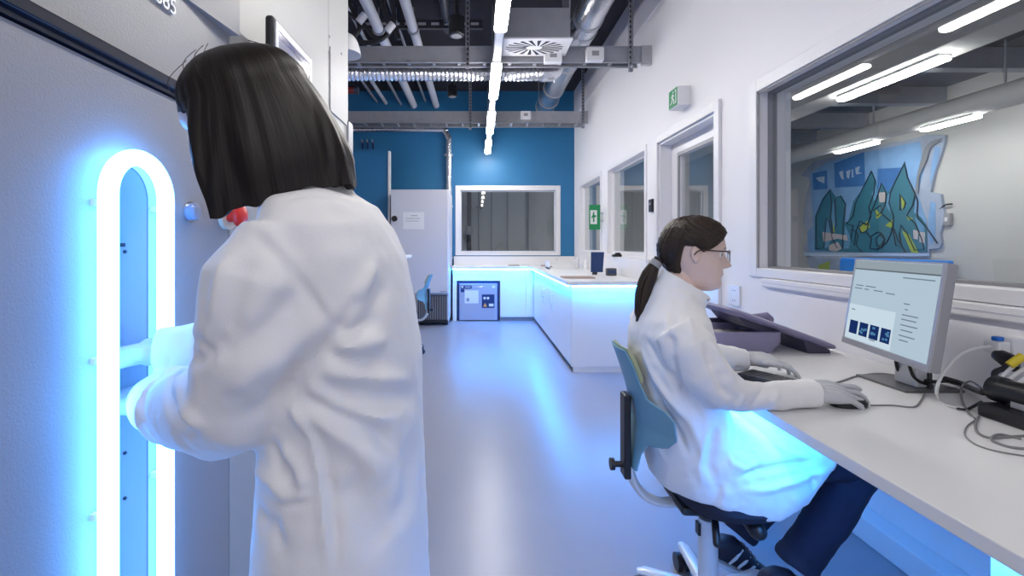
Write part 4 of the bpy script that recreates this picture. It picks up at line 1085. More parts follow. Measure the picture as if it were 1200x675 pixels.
# power adapters
pa_ = root('power_adapter', (1.49, 1.2, DZ), 'long black power adapter brick lying on the desk by the wall', 'adapter')
MB().box(1.445, 1.535, 1.00, 1.36, DZ, DZ + 0.040).build('brick', m_black, pa_, smooth=False, bevel=0.006)
MB().box(1.455, 1.525, 1.05, 1.15, DZ + 0.040, DZ + 0.0408).build('rating_label', m_dgrey, pa_, smooth=False)
MB().tube([(1.49, 1.36, DZ + 0.02), (1.49, 1.39, DZ + 0.02)], [0.012, 0.007], 10).build('strain_relief', m_black, pa_)
pb_ = root('power_plug', (1.50, 1.24, DZ + 0.04), 'bulky black round power plug resting on the adapter brick', 'plug')
MB().tube([(1.50, 1.36, DZ + 0.078), (1.50, 1.335, DZ + 0.078), (1.50, 1.33, DZ + 0.078), (1.51, 1.22, DZ + 0.078), (1.51, 1.19, DZ + 0.078)], [0.037, 0.037, 0.032, 0.036, 0.022], 18).build('plug_body', m_black, pb_)
MB().box(1.49, 1.53, 1.12, 1.2, DZ + 0.055, DZ + 0.085).build('cord_grip', m_dgrey, pb_, smooth=False, bevel=0.01)
MB().box(1.475, 1.478, 1.24, 1.30, DZ + 0.044, DZ + 0.06).build('clear_label', m_mgrey, pb_, smooth=False)
sk = root('socket_block', (1.635, 1.46, 0.9), 'white socket block with a blue cap on the wall right of the monitor', 'socket')
MB().box(1.615, 1.655, 1.455, 1.505, 0.90, 0.938).build('block', m_white, sk, smooth=False, bevel=0.006)
MB().box(1.622, 1.645, 1.465, 1.485, 0.938, 0.952).build('blue_cap', M('cap_blue', (0.02, 0.16, 0.6), 0.4), sk, smooth=False, bevel=0.003)
MB().box(1.655, 1.70, 1.45, 1.51, 0.885, 0.95).build('back_plate', m_white, sk, smooth=False, bevel=0.003)
pg = root('mains_plug', (1.63, 1.43, 0.86), 'black angled mains plug under the white socket block', 'plug')
MB().tube([(1.625, 1.46, 0.895), (1.622, 1.43, 0.885), (1.612, 1.415, 0.872), (1.60, 1.425, 0.865)], [0.02, 0.024, 0.018, 0.010], 14, round_ends=True).build('plug_body', m_black, pg)
MB().tube(smooth_path([(1.60, 1.425, 0.865), (1.575, 1.43, 0.85), (1.56, 1.41, 0.82), (1.56, 1.385, 0.79), (1.555, 1.365, 0.77)], 6), 0.008, 10).build('lead', m_cab, pg)
for k, pix in enumerate(([(1215, 415), (1195, 424), (1180, 436), (1168, 450)], [(1220, 424), (1200, 432), (1185, 443), (1172, 456)], [(1222, 432), (1206, 440), (1192, 450), (1180, 462)])):
    cable3('white_cable', ['white cable sloping down behind the black plug, uppermost of three', 'white cable sloping down behind the black plug, middle of three', 'white cable sloping down behind the black plug, lowest of three'][k],
           [P(a, b, 1.37 - 0.02 * k) for a, b in pix], 0.005, m_cabw, group='white cables at the right edge')
o = MB().tube([P(1183, 428, 1.355), P(1199, 417, 1.345)], 0.011, 12).build('cable_tag', M('yellow_tag', (0.65, 0.50, 0.02), 0.5))
tag(o, 'yellow tag wrapped round the white cables', 'tag')

# ---------------------------------------------------------------- desktop scanner
sc_ = root('flatbed_device', (1.3, 2.27, DZ), 'purple grey desktop device with a raised lid leaning over its tray', 'scanner')
mb = MB(); x0, x1, y0, y1 = 1.04, 1.385, 2.11, 2.42
def rr_rect(cx, cy, hx, hy, z, r=0.05, n=5):
    out = []
    for sx, sy, a0 in ((1, 1, 0), (-1, 1, 90), (-1, -1, 180), (1, -1, 270)):
        for k in range(n + 1):
            a = math.radians(a0 + 90 * k / n)
            out.append(Vector((cx + sx * (hx - r) + r * math.cos(a), cy + sy * (hy - r) + r * math.sin(a), z)))
    return out
cx_, cy_ = (x0 + x1) / 2, (y0 + y1) / 2; hx_, hy_ = (x1 - x0) / 2, (y1 - y0) / 2
mb.rings([rr_rect(cx_, cy_, hx_ - 0.03, hy_ - 0.02, DZ), rr_rect(cx_, cy_, hx_, hy_, DZ + 0.05), rr_rect(cx_, cy_, hx_, hy_, DZ + 0.098), rr_rect(cx_, cy_, hx_ - 0.025, hy_ - 0.025, DZ + 0.098, 0.03), rr_rect(cx_, cy_, hx_ - 0.03, hy_ - 0.03, DZ + 0.06, 0.03)])
mb.build('tray_body', m_purple, sc_)
MB().prism(rr_rect(cx_, cy_, hx_ - 0.032, hy_ - 0.032, DZ + 0.062, 0.03), (0, 0, 0.002)).build('glass_bed', M('pale_bed', (0.6, 0.58, 0.55), 0.4), sc_, smooth=False)
MB().box(1.04, 1.385, 2.40, 2.425, DZ + 0.098, DZ + 0.118).build('rear_rim', m_purpled, sc_, smooth=False, bevel=0.005)
# lid
LA, LB_ = Vector((1.615, 2.10, DZ + 0.010)), Vector((1.155, 2.14, DZ + 0.178))
la = (LB_ - LA).normalized(); lw = Vector((0, 1, 0)); ln = la.cross(lw).normalized()
if ln.z < 0: ln = -ln
L_ = (LB_ - LA).length
def LQ(u, v, d): return LA + la * (u * L_) + lw * v + ln * d
def lid_ring(ins, d, r=0.035, n=5):
    hx, hy = L_ / 2 - ins, 0.17 - ins; out = []
    for sx, sy, a0 in ((1, 1, 0), (-1, 1, 90), (-1, -1, 180), (1, -1, 270)):
        for k in range(n + 1):
            a = math.radians(a0 + 90 * k / n)
            out.append(LQ(0.5 + (sx * (hx - r) + r * math.cos(a)) / L_, 0.17 + sy * (hy - r) + r * math.sin(a), d))
    return out
MB().rings([lid_ring(0.022, 0.0), lid_ring(0.004, 0.010), lid_ring(0, 0.018), lid_ring(0.004, 0.026), lid_ring(0.03, 0.032)]).build('lid', m_purple, sc_)
MB().prism([LQ(0.05, 0.02, 0.0), LQ(0.30, 0.02, 0.0), Vector((1.50, 2.13, DZ)), Vector((1.60, 2.13, DZ))], (0, 0.26, 0)).build('lid_support', m_purpled, sc_, smooth=False)
MB().prism([LQ(0.55, 0.03, 0.0), LQ(0.9, 0.03, 0.0), LQ(0.8, 0.03, -0.03), LQ(0.6, 0.03, -0.03)], (0, 0.26, 0)).build('lid_pad', m_purpled, sc_, smooth=False)
MB().tube([LQ(0.52, 0.25, 0.025), LQ(0.40, 0.25, 0.06), LQ(0.36, 0.25, 0.05)], 0.022, 14, round_ends=True).build('lid_grip', m_purple, sc_)

# ================================================================ CHAIRS
def make_chair(label):
    r = root('swivel_chair', (0, 0, 0), label, 'chair', 'swivel chairs')
    # seat: pommel shaped dark cushion
    mb = MB(); rows = []
    for z, f in ((0.405, 0.80), (0.418, 0.95), (0.44, 1.0), (0.462, 0.97), (0.474, 0.85)):
        rows.append([Vector((0.028 + 0.155 * f * math.copysign(abs(math.cos(t)) ** 0.75, math.cos(t)), 0.205 * f * math.copysign(abs(math.sin(t)) ** 0.75, math.sin(t)), z + (0.012 if math.cos(t) < -0.5 and z > 0.43 else 0))) for t in [2 * math.pi * j / 36 for j in range(36)]])
    mb.rings(rows).build('seat', M('seat_fabric', (0.012, 0.014, 0.03), 0.85, bump=0.2, bscale=250), r)
    MB().box(-0.12, 0.10, -0.09, 0.09, 0.375, 0.405).build('seat_plate', m_black, r, smooth=False, bevel=0.012)
    mb = MB().tube([(0.07, -0.10, 0.39), (0.07, -0.17, 0.385)], [0.02, 0.026], 14, round_ends=True)
    mb.build('adjust_knob', m_black, r)
    MB().tube(smooth_path([(-0.02, -0.09, 0.385), (-0.04, -0.14, 0.375), (-0.05, -0.17, 0.345)], 5), 0.011, 10, round_ends=True).build('lever', m_black, r)
    MB().cyl((0, 0, 0.30), (0, 0, 0.38), 0.018, 18).cyl((0, 0, 0.315), (0, 0, 0.335), 0.027, 18).build('gas_spring', m_dgrey, r)
    co = MB().cyl((0, 0, 0.07), (0, 0, 0.325), 0.031, 24).build('column', m_alu, r)
    MB().box(-0.037, -0.027, -0.012, 0.012, 0.27, 0.31).build('clip', m_black, co, smooth=False)
    MB().cyl((0, 0, 0.06), (0, 0, 0.11), 0.045, 24, r2=0.036).build('base_hub', m_alu, r)
    # curved arm that carries the back
    MB().tube(smooth_path([(-0.05, 0, 0.395), (-0.13, 0, 0.375), (-0.20, 0, 0.39), (-0.245, 0, 0.44), (-0.262, 0, 0.50)], 7), 0.024, 14, flat=0.6).build('back_arm', m_alu, r)
    MB().box(-0.285, -0.262, -0.03, 0.03, 0.46, 0.74).build('back_spine', m_black, r, smooth=False, bevel=0.006)
    MB().cyl((-0.285, 0, 0.50), (-0.315, 0, 0.50), 0.010, 12).cyl((-0.312, 0, 0.50), (-0.325, 0, 0.50), 0.020, 14).build('tension_knob', m_black, r)
    # shell with wings
    NU, NV = 28, 54; rows = []
    def hw(z):
        return interp([0.50, 0.56, 0.60, 0.625, 0.66, 0.72, 0.742, 0.756, 0.80, 0.86, 0.90], [0.05, 0.06, 0.09, 0.17, 0.20, 0.205, 0.18, 0.115, 0.10, 0.095, 0.080], z)
    front, back = [], []
    for i in range(NV):
        z = 0.50 + 0.40 * i / (NV - 1); h_ = hw(z); fr_, bk_ = [], []
        for j in range(NU):
            s_ = -1 + 2 * j / (NU - 1); y = h_ * s_
            x = -0.255 + 1.4 * y * y - 0.05 * max(0, (z - 0.66)) / 0.24 + 0.02 * math.sin((z - 0.5) / 0.4 * math.pi)
            th = 0.012 * (1 - 0.6 * abs(s_) ** 6)
            fr_.append(Vector((x + th / 2, y, z))); bk_.append(Vector((x - th / 2, y, z)))
        rows.append(fr_ + bk_[::-1])
    MB().rings(rows).build('back_shell', m_teal, r)
    rows = []
    for i in range(7):
        z = 0.80 + 0.105 * i / 6; h_ = hw(z) * 0.95; row = []
        for j in range(16):
            s_ = -1 + 2 * j / 15; y = h_ * s_; x = -0.255 + 1.4 * y * y - 0.05 * (z - 0.66) / 0.24 + 0.02 * math.sin((z - 0.5) / 0.4 * math.pi)
            row.append(Vector((x + 0.006, y, z)))
        rows.append(row + [q + Vector((0.014 - 0.008 * (i in (0, 6)), 0, 0)) for q in row[::-1]])
    MB().rings(rows).build('headrest_pad', m_olive, r)
    for k in range(5):
        a = math.radians(90 + 72 * k); d = Vector((math.cos(a), math.sin(a), 0)); e = Vector((-d.y, d.x, 0))
        lg = MB().tube([d * 0.03 + Vector((0, 0, 0.085)), d * 0.12 + Vector((0, 0, 0.092)), d * 0.20 + Vector((0, 0, 0.098)), d * 0.225 + Vector((0, 0, 0.094))], [0.026, 0.024, 0.021, 0.014], 12, flat=0.6).build('leg', m_alu, r)
        c_ = d * 0.215 + Vector((0, 0, 0.032))
        cs = MB().cyl(c_ - e * 0.025, c_ - e * 0.006, 0.032, 20).cyl(c_ + e * 0.006, c_ + e * 0.025, 0.032, 20).cyl(c_ - e * 0.006, c_ + e * 0.006, 0.014, 12).build('caster', m_black, lg)
    return r
def copy_tree(o, parent=None):
    c = o.copy(); COL.objects.link(c)
    if parent is not None: c.parent = parent
    for ch in list(o.children): copy_tree(ch, c)
    return c
chair = make_chair('teal backed swivel chair with a black seat carrying the seated person')
far = copy_tree(chair)
far['label'] = 'far teal backed swivel chair standing before the pale freezer'
chair.location = (0.772, 1.575, 0); chair.rotation_euler = (0, 0, math.radians(-2))
far.location = (-0.83, 5.40, 0); far.rotation_euler = (0, 0, math.radians(172))
# ================================================================ PEOPLE
ZL = [-0.122, -0.116, -0.105, -0.09, -0.075, -0.055, -0.035, -0.015, 0.005, 0.025, 0.045, 0.07, 0.09, 0.104, 0.112]
XFt = [0.055, 0.074, 0.083, 0.085, 0.085, 0.086, 0.086, 0.084, 0.085, 0.093, 0.090, 0.078, 0.060, 0.034, 0.004]
XBk = [0.020, -0.005, -0.025, -0.038, -0.048, -0.064, -0.080, -0.089, -0.094, -0.096, -0.094, -0.086, -0.070, -0.046, -0.006]
HWd = [0.015, 0.030, 0.043, 0.052, 0.058, 0.064, 0.069, 0.072, 0.074, 0.075, 0.074, 0.067, 0.054, 0.035, 0.005]
def head_point(a, z, off=0.0, face=True):
    f, b, w_ = interp(ZL, XFt, z), interp(ZL, XBk, z), interp(ZL, HWd, z)
    m = min(max(-0.008, b + 0.004), f - 0.004)
    ca, sa = math.cos(a), math.sin(a)
    x = m + ((f - m) if ca > 0 else (m - b)) * math.copysign(abs(ca) ** 0.86, ca)
    y = w_ * math.copysign(abs(sa) ** 0.92, sa)
    if face and ca > 0:
        nz = interp([-0.047, -0.041, -0.034, -0.028, -0.014, 0.0, 0.014], [0, 0.023, 0.031, 0.029, 0.019, 0.010, 0], z)
        wn = interp([-0.045, -0.03, 0.01], [0.015, 0.013, 0.009], z)
        x += nz * math.exp(-(y / wn) ** 2)
        x -= 0.010 * math.exp(-((abs(y) - 0.032) ** 2 + (z - 0.002) ** 2) / 0.013 ** 2)
        x += 0.004 * math.exp(-((z - 0.020) / 0.008) ** 2) * math.exp(-(y / 0.05) ** 2)
        x += 0.005 * math.exp(-((z + 0.056) / 0.0045) ** 2) * math.exp(-(y / 0.019) ** 2)
        x += 0.005 * math.exp(-((z + 0.067) / 0.005) ** 2) * math.exp(-(y / 0.017) ** 2)
        x -= 0.004 * math.exp(-((z + 0.078) / 0.006) ** 2) * math.exp(-(y / 0.02) ** 2)
        x += 0.004 * math.exp(-((z + 0.099) / 0.012) ** 2) * math.exp(-(y / 0.02) ** 2)
    v = Vector((x, y, z))
    if off:
        c = Vector((m, 0, 0.01)); d = (v - c)
        v = v + d.normalized() * off
    return v
def add_head(mb, Mx, neck_to, neck_r=(0.052, 0.056)):
    R_ = []
    n = 112
    zs = [-0.122 + 0.234 * k / 96 for k in range(97)]
    for z in zs: R_.append([Mx @ head_point(2 * math.pi * j / n, z) for j in range(n)])
    mb.rings(R_)
    for s_ in (1, -1):     # ears
        for (dx, dz, rx, rz, ry) in ((-0.012, -0.002, 0.014, 0.022, 0.006), (-0.010, -0.019, 0.009, 0.012, 0.006), (-0.018, 0.006, 0.010, 0.019, 0.008)):
            T = Matrix.Rotation(math.radians(12), 3, 'Y') @ Matrix.Rotation(math.radians(-18 * s_), 3, 'Z')
            c = Mx @ Vector((dx, s_ * 0.076, dz))
            mb.ell(c, rx, ry, rz, 18, 12, M=Mx.to_3x3() @ T)
    a = Mx @ Vector((-0.022, 0, -0.045)); b = Vector(neck_to)
    mb.tube([a, a.lerp(b, 0.5), b], [neck_r[0], (neck_r[0] + neck_r[1]) / 2, neck_r[1]], 24)
    return mb
def head_extras(Mx, person, body, hair_mat):
    for s_ in (1, -1):
        c = Mx @ Vector((0.063, s_ * 0.031, 0.001))
        ey = MB().ell(c, 0.0125, 0.0125, 0.0125, 20, 14).build('eye', m_white, body)
        MB().ell(Mx @ Vector((0.0728, s_ * 0.032, 0.0005)), 0.0045, 0.0055, 0.0055, 14, 10, M=Mx.to_3x3()).build('iris', M('iris_brown', (0.03, 0.02, 0.012), 0.2), ey)
        pts = [Mx @ head_point(s_ * math.radians(q), 0.021 + 0.003 * math.sin(math.radians((q - 10) * 4)), -0.003) for q in (14, 22, 30, 38)]
        MB().tube(pts, [0.002, 0.003, 0.003, 0.0015], 8).build('eyebrow', hair_mat, body)
    pts = [Mx @ (head_point(math.radians(q), -0.0615, 0.0)) for q in (-15, -8, 0, 8, 15)]
    MB().tube(pts, [0.0012, 0.0026, 0.0026, 0.0026, 0.0012], 8).build('mouth', m_lip, body)

def hand_mb(wrist, direction, up, side, curls, spread=1.0, sc=1.0, thumb=None, lift=0.0):
    """palm, four unequal bent fingers and a thumb; side = +1 puts the thumb on the left of the hand seen from above"""
    d = Vector(direction).normalized(); u = Vector(up); u = (u - d * u.dot(d)).normalized(); l = u.cross(d)
    W0 = Vector(wrist)
    def L(x, y, z): return W0 + (d * x + l * (y * side) + u * z) * sc
    mb = MB()
    ys = [0.0325, 0.0110, -0.0108, -0.0315]; xb = [0.086, 0.090, 0.086, 0.077]
    for k in range(4):
        mb.tube([L(-0.005, ys[k] * 0.62, 0.002), L(0.04, ys[k] * 0.9, 0.004), L(xb[k], ys[k], 0.0)], [0.021 * sc, 0.0175 * sc, 0.0100 * sc], 14, round_ends=True)
    mb.tube([L(0.005, 0.014, -0.008), L(0.045, 0.022, -0.012)], [0.014 * sc, 0.013 * sc], 12, round_ends=True)
    ln = [(0.043, 0.026, 0.021), (0.047, 0.030, 0.022), (0.043, 0.028, 0.021), (0.034, 0.021, 0.019)]
    for k in range(4):
        ang = 0.0; p = [xb[k], ys[k], 0.0]; pts = [L(*p)]; yaw = (ys[k] / 0.03) * 0.10 * spread
        for seg, cu in zip(ln[k], curls[k]):
            ang += math.radians(cu)
            p = [p[0] + seg * math.cos(ang) * math.cos(yaw), p[1] + seg * math.sin(yaw) * math.cos(ang), p[2] - seg * math.sin(ang)]
            pts.append(L(*p))
        mb.tube(pts, [0.0092 * sc, 0.0088 * sc, 0.0082 * sc, 0.0068 * sc], 12, round_ends=True)
    th = thumb or [(0.018, 0.026, -0.008), (0.048, 0.050, -0.014), (0.076, 0.058, -0.020), (0.098, 0.056, -0.025)]
    mb.tube([L(*q) for q in th], [0.014 * sc, 0.0125 * sc, 0.0105 * sc, 0.0085 * sc], 12, round_ends=True)
    mb.tube([L(-0.055, 0, 0.0), L(-0.02, 0, 0.0), L(0.005, 0, 0.001)], [0.034 * sc, 0.031 * sc, 0.029 * sc], 16)
    return mb

def shoe(person, ankle, direction, name='shoe', lateral=None):
    d = Vector(direction).normalized(); side = Vector(lateral or (0, 1, 0)); side = (side - d * side.dot(d)).normalized(); u = d.cross(side)
    if u.z < 0: u = -u
    A = Vector(ankle)
    def L(x, y, z): return A + d * x + side * y + u * z
    xs = [(-0.075, 0.020, 0.045), (-0.068, 0.030, 0.062), (-0.04, 0.036, 0.085), (0.0, 0.038, 0.095), (0.04, 0.040, 0.080), (0.09, 0.045, 0.058), (0.14, 0.046, 0.045), (0.175, 0.036, 0.036), (0.192, 0.018, 0.024)]
    mb = MB(); rows = []
    for x, w_, h_ in xs:
        rows.append([L(x, w_ * math.cos(t), -0.085 + h_ * 0.5 + h_ * 0.5 * math.copysign(abs(math.sin(t)) ** 0.7, math.sin(t))) for t in [2 * math.pi * j / 24 for j in range(24)]])
    mb.rings(rows)
    s = mb.build(name, m_shoe, person)
    rows = [[L(x, (w_ + 0.004) * math.cos(t), -0.092 + 0.011 * math.copysign(abs(math.sin(t)) ** 0.4, math.sin(t))) for t in [2 * math.pi * j / 24 for j in range(24)]] for x, w_, h_ in xs]
    MB().rings(rows).build('sole', m_shoew, s)
    mb = MB()
    for sg in (1, -1):
        for k in range(3):
            x = -0.01 + k * 0.035
            mb.tube([L(x, sg * 0.041, -0.072), L(x + 0.012, sg * (0.042), -0.045), L(x + 0.03, sg * 0.030, -0.012 - k * 0.012)], [0.004, 0.005, 0.004], 8, round_ends=True)
    mb.build('stripe', m_shoew, s)
    mb = MB()
    for k in range(4):
        x = 0.035 + k * 0.018; z = -0.085 + interp([q[0] for q in xs], [q[2] for q in xs], x) + 0.002
        mb.tube([L(x, -0.022, z - 0.004), L(x + 0.004, 0, z + 0.002), L(x, 0.022, z - 0.004)], 0.0028, 8, round_ends=True)
    mb.build('laces', m_dgrey, s)
    return s

# ---------------------------------------------------------------- standing person
ps = root('person', (-0.27, 0.88, 0), 'standing person in a white lab coat with a dark bob, reaching into the glowing opening', 'person')
Mh = Matrix.Translation((-0.443, 0.885, 1.480)) @ Matrix.Rotation(math.radians(170), 4, 'Z') @ Matrix.Rotation(math.radians(22), 4, 'Y')
NB = Vector((-0.30, 0.885, 1.34))
MF = Mh @ Matrix.Translation((0.016, 0, 0))
mb = add_head(MB(), MF, NB)
body = link_mesh('body', fuse_mesh(mb, 0.003, 3), m_skin, ps)
head_extras(MF, ps, body, m_hair)

# lab coat
mb = MB()
rows = [(1.352, -0.325, 0.885, 0.060, 0.062), (1.335, -0.308, 0.885, 0.076, 0.085), (1.315, -0.288, 0.885, 0.096, 0.135), (1.275, -0.275, 0.885, 0.110, 0.178), (1.22, -0.262, 0.885, 0.122, 0.190), (1.13, -0.252, 0.885, 0.130, 0.188),
        (1.03, -0.247, 0.885, 0.138, 0.180), (0.93, -0.246, 0.885, 0.142, 0.175), (0.83, -0.247, 0.885, 0.147, 0.178), (0.72, -0.249, 0.885, 0.152, 0.182), (0.60, -0.25, 0.885, 0.158, 0.188), (0.47, -0.25, 0.885, 0.166, 0.195)]
mb.loft([((x, y, z), (hx, 0, 0), (0, hy, 0)) for z, x, y, hx, hy in rows], 48, 2.3)
SL = [(-0.315, 0.765, 1.245), (-0.335, 0.735, 1.18), (-0.350, 0.738, 1.09), (-0.378, 0.765, 0.992), (-0.445, 0.818, 0.955), (-0.535, 0.885, 0.935), (-0.62, 0.945, 0.922), (-0.680, 0.976, 0.916)]
mb.tube(SL, [0.070, 0.086, 0.088, 0.086, 0.084, 0.076, 0.062, 0.050], 24, round_ends=False)
SR = [(-0.285, 1.02, 1.235), (-0.33, 1.06, 1.12), (-0.42, 1.09, 1.02), (-0.53, 1.06, 1.015), (-0.63, 1.02, 1.015), (-0.685, 1.00, 1.014)]
mb.tube(SR, [0.072, 0.080, 0.075, 0.060, 0.052, 0.046], 20)
# rolled cuffs and sleeve bunching
mb.tube([(-0.578, 0.913, 0.928), (-0.592, 0.925, 0.926), (-0.606, 0.934, 0.925)], [0.070, 0.079, 0.072], 20)
mb.tube([(-0.640, 0.956, 0.92), (-0.655, 0.963, 0.918), (-0.668, 0.970, 0.918)], [0.056, 0.062, 0.054], 20)
mb.tube([(-0.60, 1.03, 1.015), (-0.615, 1.025, 1.015), (-0.63, 1.02, 1.015)], [0.050, 0.058, 0.050], 20)
# collar
col = []
for k in range(29):
    a = math.radians(15 + 330 * k / 28)
    col.append(Vector((-0.315 - 0.066 * math.cos(a), 0.885 + 0.068 * math.sin(a), 1.345 + 0.004 * math.cos(a))))
mb.tube(col, 0.013, 8, flat=1.0)
cm = fuse_mesh(mb, 0.0055, 7)
hit = caster(cm)
def K3(*pix): return [hit(a, b) for a, b in pix]
st = []
def fold(pix, wd, amp): st.append((K3(*pix), wd, amp * 1.6))
fold([(300, 272), (318, 290), (345, 322), (372, 358), (392, 386)], 0.009, -0.0045)      # armhole seam
fold([(306, 268), (324, 286), (352, 318), (379, 354), (398, 382)], 0.008, 0.0025)
fold([(394, 386), (372, 410), (352, 432), (336, 455), (322, 478)], 0.014, -0.016)       # sleeve pressed on the body
fold([(384, 388), (362, 412), (342, 436), (322, 464)], 0.016, 0.007)
fold([(438, 306), (428, 330), (412, 356), (396, 382)], 0.010, 0.007)
fold([(420, 345), (406, 366), (394, 390)], 0.009, -0.009)
fold([(452, 330), (440, 360), (420, 385)], 0.014, -0.005)
fold([(396, 396), (420, 384), (446, 374)], 0.010, -0.007)
fold([(392, 410), (420, 404), (455, 398)], 0.012, 0.006)
fold([(384, 416), (415, 424), (452, 428)], 0.012, -0.010)
fold([(380, 432), (412, 440), (450, 446), (478, 446)], 0.012, 0.006)
fold([(372, 448), (400, 462), (440, 470), (480, 462)], 0.014, -0.008)
fold([(362, 452), (390, 474), (425, 488), (465, 490)], 0.012, 0.007)
fold([(350, 460), (385, 480), (420, 496), (448, 512), (468, 530)], 0.014, -0.011)
fold([(345, 474), (380, 496), (410, 516), (435, 540), (450, 566)], 0.018, 0.008)
fold([(410, 452), (450, 460), (490, 468)], 0.018, -0.006)
fold([(470, 520), (480, 545), (478, 580), (462, 620)], 0.030, -0.006)
fold([(400, 560), (430, 600), (452, 640)], 0.030, -0.006)
fold([(335, 470), (352, 490), (366, 512), (372, 540), (378, 580), (383, 630), (386, 670)], 0.007, 0.006)   # side placket
fold([(342, 468), (360, 488), (374, 512), (380, 540), (386, 580), (391, 630), (394, 670)], 0.008, -0.005)
fold([(290, 584), (325, 584), (362, 581)], 0.006, 0.005)                               # pocket opening
fold([(290, 590), (325, 590), (362, 587)], 0.006, -0.005)
fold([(305, 520), (325, 545), (345, 570)], 0.012, -0.008)
fold([(300, 545), (318, 565), (330, 578)], 0.012, 0.006)
fold([(330, 520), (345, 545), (356, 575)], 0.010, 0.006)
fold([(300, 600), (320, 620), (332, 645)], 0.014, -0.006)
fold([(352, 340), (320, 375), (280, 405), (250, 425)], 0.018, -0.006)
fold([(372, 372), (335, 410), (295, 440), (260, 462)], 0.018, 0.006)
fold([(380, 400), (345, 440), (310, 475), (275, 492)], 0.016, -0.006)
fold([(270, 300), (258, 340), (248, 380)], 0.016, 0.006)
fold([(290, 300), (272, 350), (262, 400)], 0.016, -0.006)
fold([(262, 390), (240, 415), (222, 425)], 0.010, -0.008)
fold([(225, 410), (205, 440), (198, 470), (212, 498), (232, 506)], 0.008, -0.011)
fold([(218, 430), (214, 460), (226, 488), (240, 500)], 0.010, 0.008)
fold([(200, 425), (180, 440), (162, 462), (168, 490), (184, 514)], 0.008, -0.010)
fold([(176, 438), (158, 452), (148, 480)], 0.008, 0.008)
fold([(215, 395), (230, 400), (240, 415)], 0.008, -0.006)
fold([(330, 235), (370, 228), (405, 238)], 0.010, -0.003)
folds(cm, st)
relax(cm, 3, 0.5)
wrinkle(cm, 0.0040, 13, (1.0, 1.0, 0.55), 3)
wrinkle(cm, 0.0014, 38, (1.0, 1.0, 0.8), 9)
coat = link_mesh('lab_coat', cm, m_coat, ps)
def seams(me, lines, parent):
    h = caster(me)
    for pix in lines:
        pts = [q for q in (h(a, b) for a, b in pix) if q is not None]
        if len(pts) > 2: MB().tube(smooth_path(pts, 4), 0.0015, 6, round_ends=True).build('stitched_seam', m_coat, parent)
def dense(pix, k=4):
    return [(p.x, p.y) for p in smooth_path([Vector((a, b, 0)) for a, b in pix], k)]
seams(cm, [dense(q) for q in ([(300, 272), (318, 290), (345, 322), (372, 358), (390, 384)], [(338, 474), (356, 496), (368, 516), (375, 545), (380, 580), (385, 630), (388, 672)],
                              [(290, 585), (315, 586), (340, 585), (362, 582)], [(362, 582), (364, 600)])], coat)
# back of the sleeve openings are filled by the gloves
mb = hand_mb((-0.70, 0.982, 0.914), (-0.90, 0.05, -0.06), (0.1, -0.2, 1), -1, [(18, 30, 20), (22, 34, 24), (26, 36, 26), (30, 38, 28)])
link_mesh('glove', fuse_mesh(mb, 0.003, 3), m_glove, ps)
mb = hand_mb((-0.70, 0.995, 1.012), (-0.85, -0.12, -0.10), (0.1, 0.1, 1), 1, [(14, 26, 18), (18, 30, 20), (22, 34, 24), (28, 36, 26)], sc=0.98)
link_mesh('glove', fuse_mesh(mb, 0.003, 3), m_glove, ps)
# trousers and shoes, below the picture
mb = MB()
mb.loft([((-0.25, 0.885, 0.80), (0.10, 0, 0), (0, 0.14, 0)), ((-0.25, 0.885, 0.62), (0.11, 0, 0), (0, 0.16, 0))], 30)
for y in (0.80, 0.97): mb.tube([(-0.25, y, 0.72), (-0.25, y, 0.45), (-0.235, y, 0.10)], [0.085, 0.070, 0.062], 20)
link_mesh('trousers', fuse_mesh(mb, 0.008, 4), m_jean, ps)
for y in (0.80, 0.97): shoe(ps, (-0.245, y, 0.104), (-1, 0, 0))

